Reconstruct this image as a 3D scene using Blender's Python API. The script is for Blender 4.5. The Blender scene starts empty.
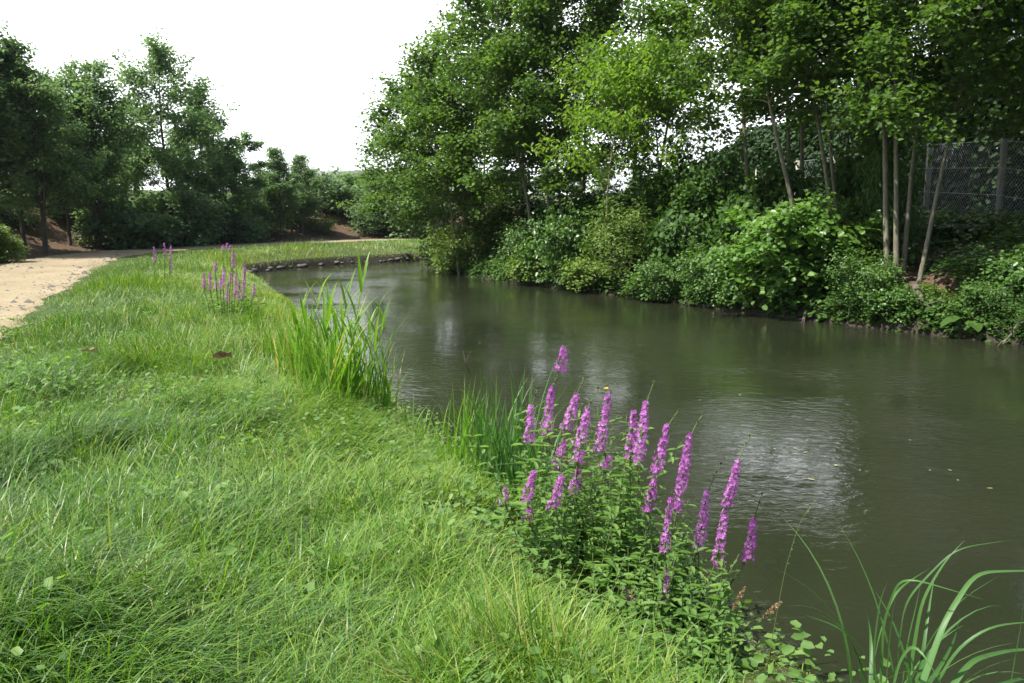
import bpy, math, random
import numpy as np
from mathutils import Vector

# ------------------------------------------------------------------ camera, world, sun, exposure
scene = bpy.context.scene
COL = scene.collection
EYE, F, CX, CY = 1.62, 850.0, 512.0, 341.5
PITCH = math.radians(8.56)
cam_data = bpy.data.cameras.new('camera')
cam_data.sensor_width = 36.0
cam_data.lens = 36.0 * F / 1024.0
cam_data.clip_start = 0.05
cam_data.clip_end = 3000.0
cam = bpy.data.objects.new('camera', cam_data)
cam.location = (0, 0, EYE)
cam.rotation_euler = (math.pi / 2 - PITCH, 0, 0)
COL.objects.link(cam)
scene.camera = cam

SUN_EL = math.radians(58)
SUN_AZ = math.radians(-112)            # measured from +Y towards +X (negative: towards the path side)
sd = Vector((math.sin(SUN_AZ) * math.cos(SUN_EL), math.cos(SUN_AZ) * math.cos(SUN_EL), math.sin(SUN_EL)))
world = bpy.data.worlds.new('World')
scene.world = world
world.use_nodes = True
nt = world.node_tree
nt.nodes.clear()
N, L = nt.nodes, nt.links
out = N.new('ShaderNodeOutputWorld')
bg = N.new('ShaderNodeBackground'); bg.inputs['Strength'].default_value = 0.075
sky = N.new('ShaderNodeTexSky'); sky.sky_type = 'NISHITA'; sky.sun_disc = False
sky.sun_elevation = SUN_EL; sky.sun_rotation = SUN_AZ
sky.air_density = 1.0; sky.dust_density = 1.2
tc = N.new('ShaderNodeTexCoord')
mp = N.new('ShaderNodeMapping'); mp.inputs['Scale'].default_value = (1.0, 1.0, 2.2)
nz = N.new('ShaderNodeTexNoise'); nz.inputs['Scale'].default_value = 2.3
nz.inputs['Detail'].default_value = 7; nz.inputs['Roughness'].default_value = 0.58
dotn = N.new('ShaderNodeVectorMath'); dotn.operation = 'DOT_PRODUCT'
dotn.inputs[1].default_value = (-0.52, 0.80, 0.28)
add = N.new('ShaderNodeMath'); add.operation = 'MULTIPLY_ADD'; add.inputs[1].default_value = 0.36
ramp = N.new('ShaderNodeMapRange'); ramp.interpolation_type = 'SMOOTHSTEP'
ramp.inputs['From Min'].default_value = 0.54; ramp.inputs['From Max'].default_value = 0.80
mix = N.new('ShaderNodeMix'); mix.data_type = 'RGBA'
mix.inputs['B'].default_value = (19.0, 19.6, 20.6, 1)
L.new(tc.outputs['Generated'], mp.inputs['Vector']); L.new(mp.outputs['Vector'], nz.inputs['Vector'])
L.new(tc.outputs['Generated'], dotn.inputs[0])
L.new(dotn.outputs['Value'], add.inputs[0]); L.new(nz.outputs['Fac'], add.inputs[2])
L.new(add.outputs['Value'], ramp.inputs['Value'])
L.new(ramp.outputs['Result'], mix.inputs['Factor']); L.new(sky.outputs['Color'], mix.inputs['A'])
L.new(mix.outputs['Result'], bg.inputs['Color']); L.new(bg.outputs['Background'], out.inputs['Surface'])

sun_data = bpy.data.lights.new('sun', 'SUN')
sun_data.energy = 5.0
sun_data.angle = math.radians(0.53)
sun_data.color = (1.0, 0.96, 0.88)
sun = bpy.data.objects.new('sun', sun_data)
sun.rotation_euler = (-sd).to_track_quat('-Z', 'Y').to_euler()
COL.objects.link(sun)

vs = scene.view_settings
vs.view_transform = 'Standard'
vs.look = 'None'
vs.gamma = 1.0
vs.use_curve_mapping = False
vs.exposure = 0.84
scene.cycles.max_bounces = 8
scene.cycles.transmission_bounces = 4
scene.cycles.transparent_max_bounces = 8
scene.cycles.use_denoising = True
scene.cycles.sample_clamp_indirect = 6.0

# ------------------------------------------------------------------ small helpers
sp, cp = math.sin(PITCH), math.cos(PITCH)


def ray(px, py):
    u = CY - py
    return np.array([px - CX, F * cp + u * sp, -F * sp + u * cp])


def at(px, py, Y):
    r = ray(px, py)
    return np.array([0, 0, EYE]) + r * (Y / r[1])


def onz(px, py, z):
    r = ray(px, py)
    return np.array([0, 0, EYE]) + r * ((z - EYE) / r[2])


def hash2(ix, iy, seed):
    h = (ix.astype(np.int64) * 374761393 + iy.astype(np.int64) * 668265263 + seed * 974634777) & 0x7fffffff
    h = ((h ^ (h >> 13)) * 1274126177) & 0x7fffffff
    return ((h ^ (h >> 16)) & 0xffff) / 65535.0


def vnoise(x, y, seed=0):
    x = np.asarray(x, float); y = np.asarray(y, float)
    ix, iy = np.floor(x), np.floor(y)
    fx, fy = x - ix, y - iy
    fx = fx * fx * (3 - 2 * fx); fy = fy * fy * (3 - 2 * fy)
    ix = ix.astype(np.int64); iy = iy.astype(np.int64)
    a = hash2(ix, iy, seed); b = hash2(ix + 1, iy, seed); c = hash2(ix, iy + 1, seed); d = hash2(ix + 1, iy + 1, seed)
    return (a * (1 - fx) + b * fx) * (1 - fy) + (c * (1 - fx) + d * fx) * fy


def fbm(x, y, seed=0, octs=3):
    s, a, t = 0, 0.5, 0
    for o in range(octs):
        s = s + a * vnoise(np.asarray(x) * 2 ** o, np.asarray(y) * 2 ** o, seed + o * 17)
        t += a; a *= 0.5
    return s / t


def sstep(a, b, x):
    t = np.clip((x - a) / (b - a), 0, 1)
    return t * t * (3 - 2 * t)


def unit(v):
    v = np.asarray(v, float)
    return v / (np.linalg.norm(v, axis=-1, keepdims=True) + 1e-9)


def make_mesh(name, verts, quads=None, tris=None, attrs=None, smooth=False):
    verts = np.asarray(verts, np.float32)
    me = bpy.data.meshes.new(name)
    nq = 0 if quads is None else len(quads)
    ntr = 0 if tris is None else len(tris)
    me.vertices.add(len(verts)); me.vertices.foreach_set('co', verts.ravel())
    loops = []
    if nq: loops.append(np.asarray(quads, np.int32).ravel())
    if ntr: loops.append(np.asarray(tris, np.int32).ravel())
    loops = np.concatenate(loops)
    me.loops.add(len(loops)); me.loops.foreach_set('vertex_index', loops)
    me.polygons.add(nq + ntr)
    starts = np.concatenate([np.arange(nq) * 4, nq * 4 + np.arange(ntr) * 3]).astype(np.int32)
    me.polygons.foreach_set('loop_start', starts)
    if smooth: me.polygons.foreach_set('use_smooth', np.ones(nq + ntr, bool))
    for k, v in (attrs or {}).items():
        a = me.attributes.new(k, 'FLOAT', 'POINT')
        a.data.foreach_set('value', np.asarray(v, np.float32))
    me.update(calc_edges=True)
    return me


def link(name, me, mat=None, parent=None):
    o = bpy.data.objects.new(name, me)
    if mat is not None and me is not None and not me.materials: me.materials.append(mat)
    COL.objects.link(o)
    if mat is not None and me is not None and me.materials[0] != mat:
        o.material_slots[0].link = 'OBJECT'; o.material_slots[0].material = mat
    if parent is not None: o.parent = parent
    return o


def tag(o, label, cat, group=None, kind=None):
    o['label'] = label; o['category'] = cat
    if group: o['group'] = group
    if kind: o['kind'] = kind
    return o


def thing(name, label, cat, loc=(0, 0, 0), rz=0.0, group=None, scale=None):
    o = bpy.data.objects.new(name, None)
    o.empty_display_size = 0.2
    o.location = loc; o.rotation_euler = (0, 0, rz)
    if scale is not None: o.scale = scale if hasattr(scale, '__len__') else (scale,) * 3
    COL.objects.link(o)
    return tag(o, label, cat, group)


def copy_thing(src, label, loc, rz=0.0, scale=None, group=None):
    r = src.copy(); COL.objects.link(r)
    r.location = loc; r.rotation_euler = (0, 0, rz)
    if scale is not None: r.scale = scale if hasattr(scale, '__len__') else (scale,) * 3
    r['label'] = label
    if group: r['group'] = group
    for ch in list(src.children):
        c = ch.copy(); COL.objects.link(c); c.parent = r
        for g in ch.children:
            d = g.copy(); COL.objects.link(d); d.parent = c
    return r


class Geo:
    def __init__(s):
        s.v, s.q, s.t, s.a, s.n = [], [], [], [], 0

    def add(s, v, q=None, t=None, tint=None):
        v = np.asarray(v, float).reshape(-1, 3)
        s.v.append(v)
        if q is not None and len(q): s.q.append(np.asarray(q, int) + s.n)
        if t is not None and len(t): s.t.append(np.asarray(t, int) + s.n)
        s.a.append(np.full(len(v), 0.5) if tint is None else np.broadcast_to(np.asarray(tint, float), (len(v),)))
        s.n += len(v)

    def tube(s, pts, rad, k=6, tint=None, cap=True):
        pts = np.asarray(pts, float); n = len(pts)
        rad = np.broadcast_to(np.asarray(rad, float), (n,))
        tang = unit(np.gradient(pts, axis=0))
        ref = np.array([0.31, 0.17, 0.93]) if abs(tang[0][2]) < 0.8 else np.array([1.0, 0.13, 0.05])
        a = unit(np.cross(tang, ref)); b = np.cross(tang, a)
        th = np.arange(k) * 2 * np.pi / k
        ring = pts[:, None, :] + rad[:, None, None] * (np.cos(th)[None, :, None] * a[:, None, :] + np.sin(th)[None, :, None] * b[:, None, :])
        q = []
        for i in range(n - 1):
            for j in range(k):
                j2 = (j + 1) % k
                q.append((i * k + j, i * k + j2, (i + 1) * k + j2, (i + 1) * k + j))
        v = ring.reshape(-1, 3); t = []
        if cap:
            v = np.vstack([v, pts[-1] + tang[-1] * rad[-1] * 0.4, pts[0]])
            for j in range(k):
                t.append(((n - 1) * k + j, (n - 1) * k + (j + 1) % k, n * k))
                t.append(((j + 1) % k, j, n * k + 1))
        s.add(v, q, t, tint)

    def box(s, c, h, rz=0.0, tint=None):
        c = np.asarray(c, float); ca, sa = math.cos(rz), math.sin(rz)
        v = []
        for z in (-1, 1):
            for x, y in ((-1, -1), (1, -1), (1, 1), (-1, 1)):
                X, Y = x * h[0], y * h[1]
                v.append(c + np.array([X * ca - Y * sa, X * sa + Y * ca, z * h[2]]))
        s.add(v, [(3, 2, 1, 0), (4, 5, 6, 7), (0, 1, 5, 4), (1, 2, 6, 5), (2, 3, 7, 6), (3, 0, 4, 7)], None, tint)

    def mesh(s, name, smooth=False):
        return make_mesh(name, np.vstack(s.v), np.vstack(s.q) if s.q else None, np.vstack(s.t) if s.t else None,
                         {'tint': np.concatenate(s.a)}, smooth)


def leaf_arrays(P, D, Nn, ln, wd, tint, fold=0.25, broad=False):
    """leaves: base P, axis D, normal Nn; two quads folded along the midrib"""
    D = unit(D); S = unit(np.cross(D, Nn)); Nn = np.cross(S, D)
    ln = np.asarray(ln)[:, None]; wd = np.asarray(wd)[:, None] * 0.5
    a, b = (0.22, 0.68) if not broad else (0.12, 0.72)
    w1, w2 = (0.9, 0.75) if not broad else (0.95, 0.95)
    up = Nn * wd * fold
    droop = -Nn * ln * 0.10
    V = np.stack([P, P + D * ln * a + S * wd * w1 + up, P + D * ln * b + S * wd * w2 + up, P + D * ln + droop,
                  P + D * ln * b - S * wd * w2 + up, P + D * ln * a - S * wd * w1 + up], axis=1)
    n = len(P)
    base = (np.arange(n) * 6)[:, None]
    q = np.concatenate([base + np.array([[0, 1, 2, 3]]), base + np.array([[0, 3, 4, 5]])], axis=1).reshape(-1, 4)
    return V.reshape(-1, 3), q, np.repeat(tint, 6)


def blade_arrays(P, az, L0, w0, phi0, phi1, tint, segs=4, twist=None):
    """grass blades: base P, lean azimuth, length, width, start and added bend"""
    n = len(P)
    dxy = np.stack([np.cos(az), np.sin(az), np.zeros(n)], 1)
    sa = az + (np.pi / 2 if twist is None else np.pi / 2 + twist)
    side = np.stack([np.cos(sa), np.sin(sa), np.zeros(n)], 1)
    pos = P.copy(); rows = []
    for i in range(segs + 1):
        t = i / segs
        w = w0 * (0.75 + 0.5 * t - 1.2 * t * t) if i < segs else w0 * 0.04
        rows.append(np.stack([pos - side * (w * 0.5)[:, None], pos + side * (w * 0.5)[:, None]], 1))
        ph = phi0 + phi1 * (t + 0.5 / segs)
        pos = pos + (dxy * np.sin(ph)[:, None] + np.array([0, 0, 1.0]) * np.cos(ph)[:, None]) * (L0 / segs)[:, None]
    V = np.stack(rows, 1)                       # n, segs+1, 2, 3
    base = (np.arange(n) * (segs + 1) * 2)[:, None, None]
    i = np.arange(segs)[None, :, None] * 2
    q = base + i + np.array([0, 1, 3, 2])[None, None, :]
    T = np.repeat(tint, (segs + 1) * 2)
    return V.reshape(-1, 3), q.reshape(-1, 4), T


# ------------------------------------------------------------------ materials
def new_mat(name):
    m = bpy.data.materials.new(name); m.use_nodes = True
    m.node_tree.nodes.clear()
    return m, m.node_tree.nodes, m.node_tree.links


def ramp_node(N, stops):
    r = N.new('ShaderNodeValToRGB'); e = r.color_ramp.elements
    while len(e) < len(stops): e.new(0.5)
    for el, (p, c) in zip(e, stops):
        el.position = p; el.color = (*c, 1)
    return r


def leaf_mat(name, stops, transl=0.35, rough=0.45, spec=0.4, tboost=(1.5, 1.6, 0.7), obj_var=0.15):
    m, N, L = new_mat(name)
    o = N.new('ShaderNodeOutputMaterial')
    at_ = N.new('ShaderNodeAttribute'); at_.attribute_name = 'tint'
    oi = N.new('ShaderNodeObjectInfo')
    ma = N.new('ShaderNodeMath'); ma.operation = 'MULTIPLY_ADD'; ma.inputs[1].default_value = obj_var; ma.inputs[2].default_value = -obj_var / 2
    ad = N.new('ShaderNodeMath'); ad.operation = 'ADD'
    L.new(oi.outputs['Random'], ma.inputs[0]); L.new(ma.outputs[0], ad.inputs[0]); L.new(at_.outputs['Fac'], ad.inputs[1])
    r = ramp_node(N, stops); L.new(ad.outputs[0], r.inputs['Fac'])
    p = N.new('ShaderNodeBsdfPrincipled'); p.inputs['Roughness'].default_value = rough
    p.inputs['Specular IOR Level'].default_value = spec
    L.new(r.outputs['Color'], p.inputs['Base Color'])
    mu = N.new('ShaderNodeMix'); mu.data_type = 'RGBA'; mu.blend_type = 'MULTIPLY'; mu.inputs['Factor'].default_value = 1
    mu.inputs['B'].default_value = (*tboost, 1); L.new(r.outputs['Color'], mu.inputs['A'])
    t = N.new('ShaderNodeBsdfTranslucent'); L.new(mu.outputs['Result'], t.inputs['Color'])
    mx = N.new('ShaderNodeMixShader'); mx.inputs['Fac'].default_value = transl
    L.new(p.outputs[0], mx.inputs[1]); L.new(t.outputs[0], mx.inputs[2]); L.new(mx.outputs[0], o.inputs['Surface'])
    return m


def noise_mat(name, stops, scale=8, rough=0.85, bump=0.3, detail=8, vscale=(1, 1, 1), dist=0.02, spec=0.3):
    m, N, L = new_mat(name)
    o = N.new('ShaderNodeOutputMaterial')
    c = N.new('ShaderNodeTexCoord'); mp = N.new('ShaderNodeMapping'); mp.inputs['Scale'].default_value = vscale
    n = N.new('ShaderNodeTexNoise'); n.inputs['Scale'].default_value = scale; n.inputs['Detail'].default_value = detail
    n.inputs['Roughness'].default_value = 0.65
    L.new(c.outputs['Object'], mp.inputs[0]); L.new(mp.outputs[0], n.inputs['Vector'])
    r = ramp_node(N, stops); L.new(n.outputs['Fac'], r.inputs['Fac'])
    p = N.new('ShaderNodeBsdfPrincipled'); p.inputs['Roughness'].default_value = rough
    p.inputs['Specular IOR Level'].default_value = spec
    L.new(r.outputs['Color'], p.inputs['Base Color'])
    b = N.new('ShaderNodeBump'); b.inputs['Strength'].default_value = bump; b.inputs['Distance'].default_value = dist
    L.new(n.outputs['Fac'], b.inputs['Height']); L.new(b.outputs[0], p.inputs['Normal'])
    L.new(p.outputs[0], o.inputs['Surface'])
    return m


M_GRASS = leaf_mat('grass_blade', [(0.0, (0.030, 0.080, 0.012)), (0.42, (0.085, 0.202, 0.018)), (0.75, (0.205, 0.320, 0.036)), (0.90, (0.32, 0.35, 0.11)), (1.0, (0.46, 0.39, 0.22))], 0.40, 0.38, 0.34, (1.3, 1.4, 0.5), 0)
M_ALDER = leaf_mat('alder_leaf', [(0.0, (0.040, 0.082, 0.020)), (0.5, (0.085, 0.158, 0.034)), (1.0, (0.160, 0.250, 0.052))], 0.45, 0.50, 0.28, (1.4, 1.5, 0.6))
M_WOOD = leaf_mat('embankment_leaf_haze', [(0.0, (0.095, 0.158, 0.078)), (0.5, (0.155, 0.245, 0.105)), (1.0, (0.225, 0.325, 0.130))], 0.45, 0.55, 0.25, (1.3, 1.4, 0.8))  # bluish leaf green that paints in some distance haze
M_ASH = leaf_mat('yellow_green_leaf', [(0.0, (0.085, 0.160, 0.022)), (0.5, (0.150, 0.255, 0.034)), (1.0, (0.230, 0.330, 0.050))], 0.48, 0.5, 0.25)
M_BUSH = leaf_mat('bush_leaf', [(0.0, (0.036, 0.085, 0.020)), (0.5, (0.080, 0.165, 0.034)), (1.0, (0.150, 0.250, 0.058))], 0.36, 0.36, 0.45)
M_ROUND = leaf_mat('round_bush_leaf', [(0.0, (0.045, 0.105, 0.020)), (0.5, (0.105, 0.210, 0.036)), (1.0, (0.180, 0.300, 0.060))], 0.40, 0.36, 0.42)
M_BUSHY = leaf_mat('pale_bush_leaf', [(0.0, (0.060, 0.112, 0.022)), (0.5, (0.130, 0.208, 0.040)), (1.0, (0.230, 0.300, 0.070))], 0.40, 0.42, 0.32)
M_DARK = leaf_mat('ivy_leaf_shade', [(0.0, (0.026, 0.060, 0.014)), (0.5, (0.058, 0.122, 0.024)), (1.0, (0.105, 0.190, 0.038))], 0.30, 0.5, 0.18)  # ivy green, its dark tone also standing in for far bank shade
M_HEDGE_SHADE = leaf_mat('hedge_leaf_shade', [(0.0, (0.012, 0.030, 0.010)), (0.5, (0.024, 0.054, 0.016)), (1.0, (0.045, 0.090, 0.024))], 0.15, 0.55, 0.15)  # leaf colour darkened to paint in the shade of the alders
M_HERB = leaf_mat('herb_leaf', [(0.0, (0.055, 0.115, 0.028)), (0.5, (0.110, 0.215, 0.046)), (1.0, (0.195, 0.310, 0.075))], 0.40, 0.50, 0.3, obj_var=0.3)
M_REED = leaf_mat('reed_leaf', [(0.0, (0.070, 0.150, 0.020)), (0.5, (0.145, 0.290, 0.034)), (0.85, (0.23, 0.36, 0.06)), (1.0, (0.40, 0.35, 0.16))], 0.45, 0.42, 0.35, (1.4, 1.5, 0.6))
M_SEDGE = leaf_mat('sedge_leaf', [(0.0, (0.036, 0.100, 0.024)), (0.5, (0.075, 0.175, 0.045)), (1.0, (0.13, 0.26, 0.080))], 0.38, 0.42, 0.28, (1.3, 1.5, 0.6))
M_PETAL = leaf_mat('purple_petal', [(0.0, (0.38, 0.085, 0.38)), (0.5, (0.58, 0.185, 0.58)), (1.0, (0.74, 0.36, 0.74))], 0.40, 0.6, 0.15, (1.1, 1.0, 1.1), 0.4)
M_STEM = leaf_mat('flower_stem', [(0.0, (0.10, 0.05, 0.035)), (0.5, (0.10, 0.13, 0.045)), (1.0, (0.13, 0.19, 0.06))], 0.05, 0.6, 0.3)
M_SEED = leaf_mat('dry_seed', [(0.0, (0.16, 0.10, 0.055)), (0.5, (0.33, 0.24, 0.13)), (1.0, (0.50, 0.40, 0.25))], 0.15, 0.7, 0.2, (1, 1, 1))
M_YELLOW = leaf_mat('yellow_petal', [(0.0, (0.55, 0.40, 0.01)), (1.0, (0.75, 0.60, 0.02))], 0.2, 0.4, 0.3, (1, 1, 1))
M_DEADLEAF = leaf_mat('dead_leaf', [(0.0, (0.12, 0.07, 0.04)), (1.0, (0.30, 0.20, 0.12))], 0.15, 0.7, 0.2, (1, 1, 1))
M_FLOAT = leaf_mat('floating_leaf', [(0.0, (0.14, 0.13, 0.05)), (0.5, (0.20, 0.20, 0.09)), (1.0, (0.32, 0.30, 0.20))], 0.0, 0.6, 0.3)
M_BARK = noise_mat('alder_bark', [(0.3, (0.11, 0.100, 0.068)), (0.55, (0.20, 0.182, 0.125)), (0.75, (0.31, 0.29, 0.22))], 14, 0.85, 0.5, vscale=(1, 1, 0.35), dist=0.015)
M_BARKD = noise_mat('embankment_bark', [(0.3, (0.060, 0.052, 0.038)), (0.6, (0.13, 0.11, 0.08)), (0.8, (0.20, 0.175, 0.13))], 10, 0.9, 0.5, vscale=(1, 1, 0.3), dist=0.02)
M_ROOT = noise_mat('root_wood', [(0.3, (0.05, 0.042, 0.034)), (0.55, (0.12, 0.10, 0.08)), (0.8, (0.25, 0.22, 0.18))], 9, 0.9, 0.5)
M_STONED = noise_mat('dark_stone', [(0.3, (0.05, 0.045, 0.038)), (0.5, (0.11, 0.10, 0.085)), (0.75, (0.20, 0.18, 0.155))], 9, 0.9, 0.8, dist=0.03)
M_STONE = noise_mat('bank_stone', [(0.3, (0.10, 0.085, 0.065)), (0.5, (0.22, 0.19, 0.15)), (0.75, (0.36, 0.32, 0.26))], 9, 0.9, 0.8, dist=0.03)
M_CONC = noise_mat('post_concrete', [(0.3, (0.26, 0.24, 0.19)), (0.55, (0.38, 0.35, 0.29)), (0.8, (0.47, 0.44, 0.37))], 12, 0.9, 0.3, dist=0.005)
M_WIRE = noise_mat('galvanised_wire', [(0.3, (0.34, 0.37, 0.39)), (0.7, (0.52, 0.55, 0.58))], 20, 0.45, 0.0, spec=0.6)
M_WALL = noise_mat('pale_render', [(0.3, (0.50, 0.48, 0.45)), (0.7, (0.62, 0.60, 0.57))], 3, 0.9, 0.1)
M_ROOF = noise_mat('roof_slate', [(0.3, (0.14, 0.14, 0.15)), (0.7, (0.24, 0.24, 0.25))], 4, 0.8, 0.2)
M_GLASS = noise_mat('window_glass', [(0.3, (0.02, 0.025, 0.03)), (0.7, (0.04, 0.045, 0.05))], 4, 0.1, 0.0, spec=0.6)

# ------------------------------------------------------------------ layout of river, path and land
WZ = -0.75
LB = np.array([(14, -30), (8.5, -12), (4.6, -3), (2.75, 1.6)] + [tuple(onz(px, py, WZ)[:2]) for px, py in
              ((760, 683), (600, 570), (520, 512), (445, 462), (395, 420), (365, 393), (330, 345), (290, 308), (262, 288), (246, 277), (248, 273), (290, 268), (340, 264), (400, 261), (436, 259.5))]
              + [(0, 46.5), (6, 50), (16, 54), (40, 58), (160, 66)], float)
RB = np.array([(60, -30), (26, -8), (19, 3), (13.2, 10.4)] + [tuple(onz(px, py, WZ)[:2]) for px, py in
              ((1024, 346), (930, 335), (840, 325), (760, 316), (700, 307), (640, 299), (575, 291), (510, 283), (470, 277), (440, 270))]
              + [(-1.2, 40.2), (2.5, 42.5), (8, 45), (18, 47.5), (40, 50), (160, 56)], float)
PR = [tuple(onz(px, py, 0.0)[:2]) for px, py in ((0, 335), (60, 292), (90, 273), (118, 256.5), (150, 251.5), (192, 249.5), (245, 246.5), (290, 244), (350, 241.5), (430, 239.5))]
PR = np.array([(-1.5, -30), (-3.0, -6), (-4.4, 3), (-5.5, 7.5)] + PR + [(6, 57.5), (16, 60), (60, 66)], float)


def resample(P, step):
    P = np.asarray(P, float); d = np.r_[0, np.cumsum(np.linalg.norm(np.diff(P, axis=0), axis=1))]
    n = max(2, int(d[-1] / step)); s = np.linspace(0, d[-1], n)
    Q = np.stack([np.interp(s, d, P[:, i]) for i in range(P.shape[1])], 1)
    return Q


def smooth_line(P, step, it):
    Q = resample(P, step)
    for _ in range(it):
        Q[1:-1] = (Q[:-2] + 2 * Q[1:-1] + Q[2:]) / 4
    return Q


LB = smooth_line(LB, 0.5, 3); RB = smooth_line(RB, 0.5, 3)
PRs = smooth_line(PR, 0.8, 14)
tg = unit(np.gradient(PRs, axis=0))
PATH_W = 2.9
PC = PRs + np.stack([-tg[:, 1], tg[:, 0]], 1) * PATH_W / 2
for _ in range(10): PC[1:-1] = (PC[:-2] + 2 * PC[1:-1] + PC[2:]) / 4


def poly_dist(x, y, P, signed=False):
    x = np.asarray(x, float).ravel(); y = np.asarray(y, float).ravel()
    res = np.full(len(x), 1e9); sg = np.ones(len(x))
    for s in range(0, len(x), 20000):
        X = x[s:s + 20000, None]; Y = y[s:s + 20000, None]
        A = P[:-1]; B = P[1:]; D = B - A
        t = np.clip(((X - A[:, 0]) * D[:, 0] + (Y - A[:, 1]) * D[:, 1]) / ((D ** 2).sum(1) + 1e-9), 0, 1)
        dx = X - (A[:, 0] + t * D[:, 0]); dy = Y - (A[:, 1] + t * D[:, 1])
        d2 = dx * dx + dy * dy
        k = d2.argmin(1); r = np.arange(len(k))
        res[s:s + 20000] = np.sqrt(d2[r, k])
        cr = D[k, 0] * dy[r, k] - D[k, 1] * dx[r, k]
        sg[s:s + 20000] = np.sign(cr)
    return (res, sg) if signed else res


RIVER = np.vstack([LB, RB[::-1]])


def in_poly(x, y, P):
    x = np.asarray(x, float).ravel(); y = np.asarray(y, float).ravel(); c = np.zeros(len(x), bool)
    j = len(P) - 1
    for i in range(len(P)):
        xi, yi, xj, yj = P[i, 0], P[i, 1], P[j, 0], P[j, 1]
        if yi != yj:
            hit = ((yi > y) != (yj > y)) & (x < (xj - xi) * (y - yi) / (yj - yi) + xi)
            c ^= hit
        j = i
    return c


def fields(x, y):
    x = np.asarray(x, float).ravel(); y = np.asarray(y, float).ravel()
    dl, dr = poly_dist(x, y, LB), poly_dist(x, y, RB)
    wet = in_poly(x, y, RIVER)
    dp, sg = poly_dist(x, y, PC, True)
    return np.where(wet, -dl, dl), np.where(wet, -dr, dr), dp * sg


GS = 0.125
gxs, gys = np.arange(-34, 24, GS), np.arange(-6, 66, GS)
_a, _b = np.meshgrid(gxs, gys)
GRID = [f.reshape(_a.shape) for f in fields(_a, _b)]


def land(x, y):
    """z and masks at points"""
    x = np.asarray(x, float).ravel(); y = np.asarray(y, float).ravel()
    u, w = (x - gxs[0]) / GS, (y - gys[0]) / GS
    inside = (u >= 0) & (u < len(gxs) - 1.01) & (w >= 0) & (w < len(gys) - 1.01)
    res = [np.zeros(len(x)) for _ in range(3)]
    if inside.any():
        ui, wi = u[inside], w[inside]; i, j = ui.astype(int), wi.astype(int); fu, fw = ui - i, wi - j
        for r, G_ in zip(res, GRID):
            r[inside] = (G_[j, i] * (1 - fu) + G_[j, i + 1] * fu) * (1 - fw) + (G_[j + 1, i] * (1 - fu) + G_[j + 1, i + 1] * fu) * fw
    if (~inside).any():
        for r, f in zip(res, fields(x[~inside], y[~inside])): r[~inside] = f
    wet = np.minimum(np.abs(res[0]), np.abs(res[1])) == np.where(np.abs(res[0]) < np.abs(res[1]), -res[0], -res[1])
    dl, dr, dp = np.abs(res[0]), np.abs(res[1]), np.abs(res[2])
    beyond = np.where(res[2] > 0, dp - PATH_W / 2, -1.0)
    # path side
    zl = WZ + 0.34 * sstep(0, 0.22, dl) + 0.30 * sstep(0.15, 1.7, dl) + 0.11 * sstep(1.2, 3.6, dl)
    near_path = 1 - sstep(PATH_W / 2 + 0.1, PATH_W / 2 + 1.2, dp)
    bumps = 0.28 * (fbm(x * 1.2, y * 1.2, 3) - 0.5) + 0.10 * (fbm(x * 4, y * 4, 9) - 0.5)
    zl = zl + bumps * sstep(0.3, 1.5, dl) * (1 - near_path)
    zl = zl + sstep(0.5, 7.0, beyond) * 2.1 + sstep(6, 30, beyond) * 1.5
    # far side
    zr = WZ + (0.10 + 0.40 * fbm(x * 1.1, y * 1.1, 35)) * sstep(0, 0.3, dr) + 0.45 * sstep(0.15, 1.5, dr) + 0.25 * (fbm(x * 3.5, y * 3.5, 37) - 0.5) * sstep(0.02, 0.3, dr) + 1.30 * sstep(0.8, 4.6, dr) + 0.25 * sstep(4.5, 9, dr) + 0.16 * (fbm(x * 1.3, y * 1.3, 31) - 0.5)
    z = np.where(dl < dr, zl, zr)
    zw = WZ - 0.25 - 0.6 * sstep(0, 1.6, np.minimum(dl, dr))
    z = np.where(wet, zw, z)
    return z, dl, dr, wet, dp, beyond


def zg(x, y):
    return float(land([x], [y])[0][0])


# terrain sheet
xs = np.unique(np.round(np.concatenate([np.linspace(-320, -90, 8), np.linspace(-80, -30, 26), np.arange(-29, -12, 0.35), np.arange(-12, 16, 0.16), np.arange(16, 30, 0.6), np.linspace(31, 90, 30), np.linspace(100, 320, 8)]), 3))
ys = np.unique(np.round(np.concatenate([np.linspace(-120, -12, 14), np.arange(-10, 1, 0.5), np.arange(1, 24, 0.16), np.arange(24, 62, 0.28), np.arange(62, 100, 1.5), np.linspace(105, 420, 12)]), 3))
GX, GY = np.meshgrid(xs, ys)
z, dl, dr, wet, dp, beyond = land(GX, GY)
nx, ny = len(xs), len(ys)
ii = (np.arange(ny - 1)[:, None] * nx + np.arange(nx - 1)[None, :]).ravel()
quads = np.stack([ii, ii + 1, ii + nx + 1, ii + nx], 1)
gx, gy = GX.ravel(), GY.ravel()
left = dl < dr
litter = np.where(left, sstep(-0.3, 0.5, beyond + (fbm(gx * 1.2, gy * 1.2, 5) - 0.5)) * (1 - sstep(8, 13, beyond)), sstep(0.1, 0.5, dr) * (1 - sstep(5, 8, dr)))
mud = np.where(wet, 1, 1 - sstep(0.12, 0.45, np.minimum(dl, dr * 0.7) + 0.3 * (fbm(gx * 2, gy * 2, 8) - 0.5)))
ter = make_mesh('ground', np.stack([gx, gy, z], 1), quads, None, {'litter': litter, 'mud': mud}, True)


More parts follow.
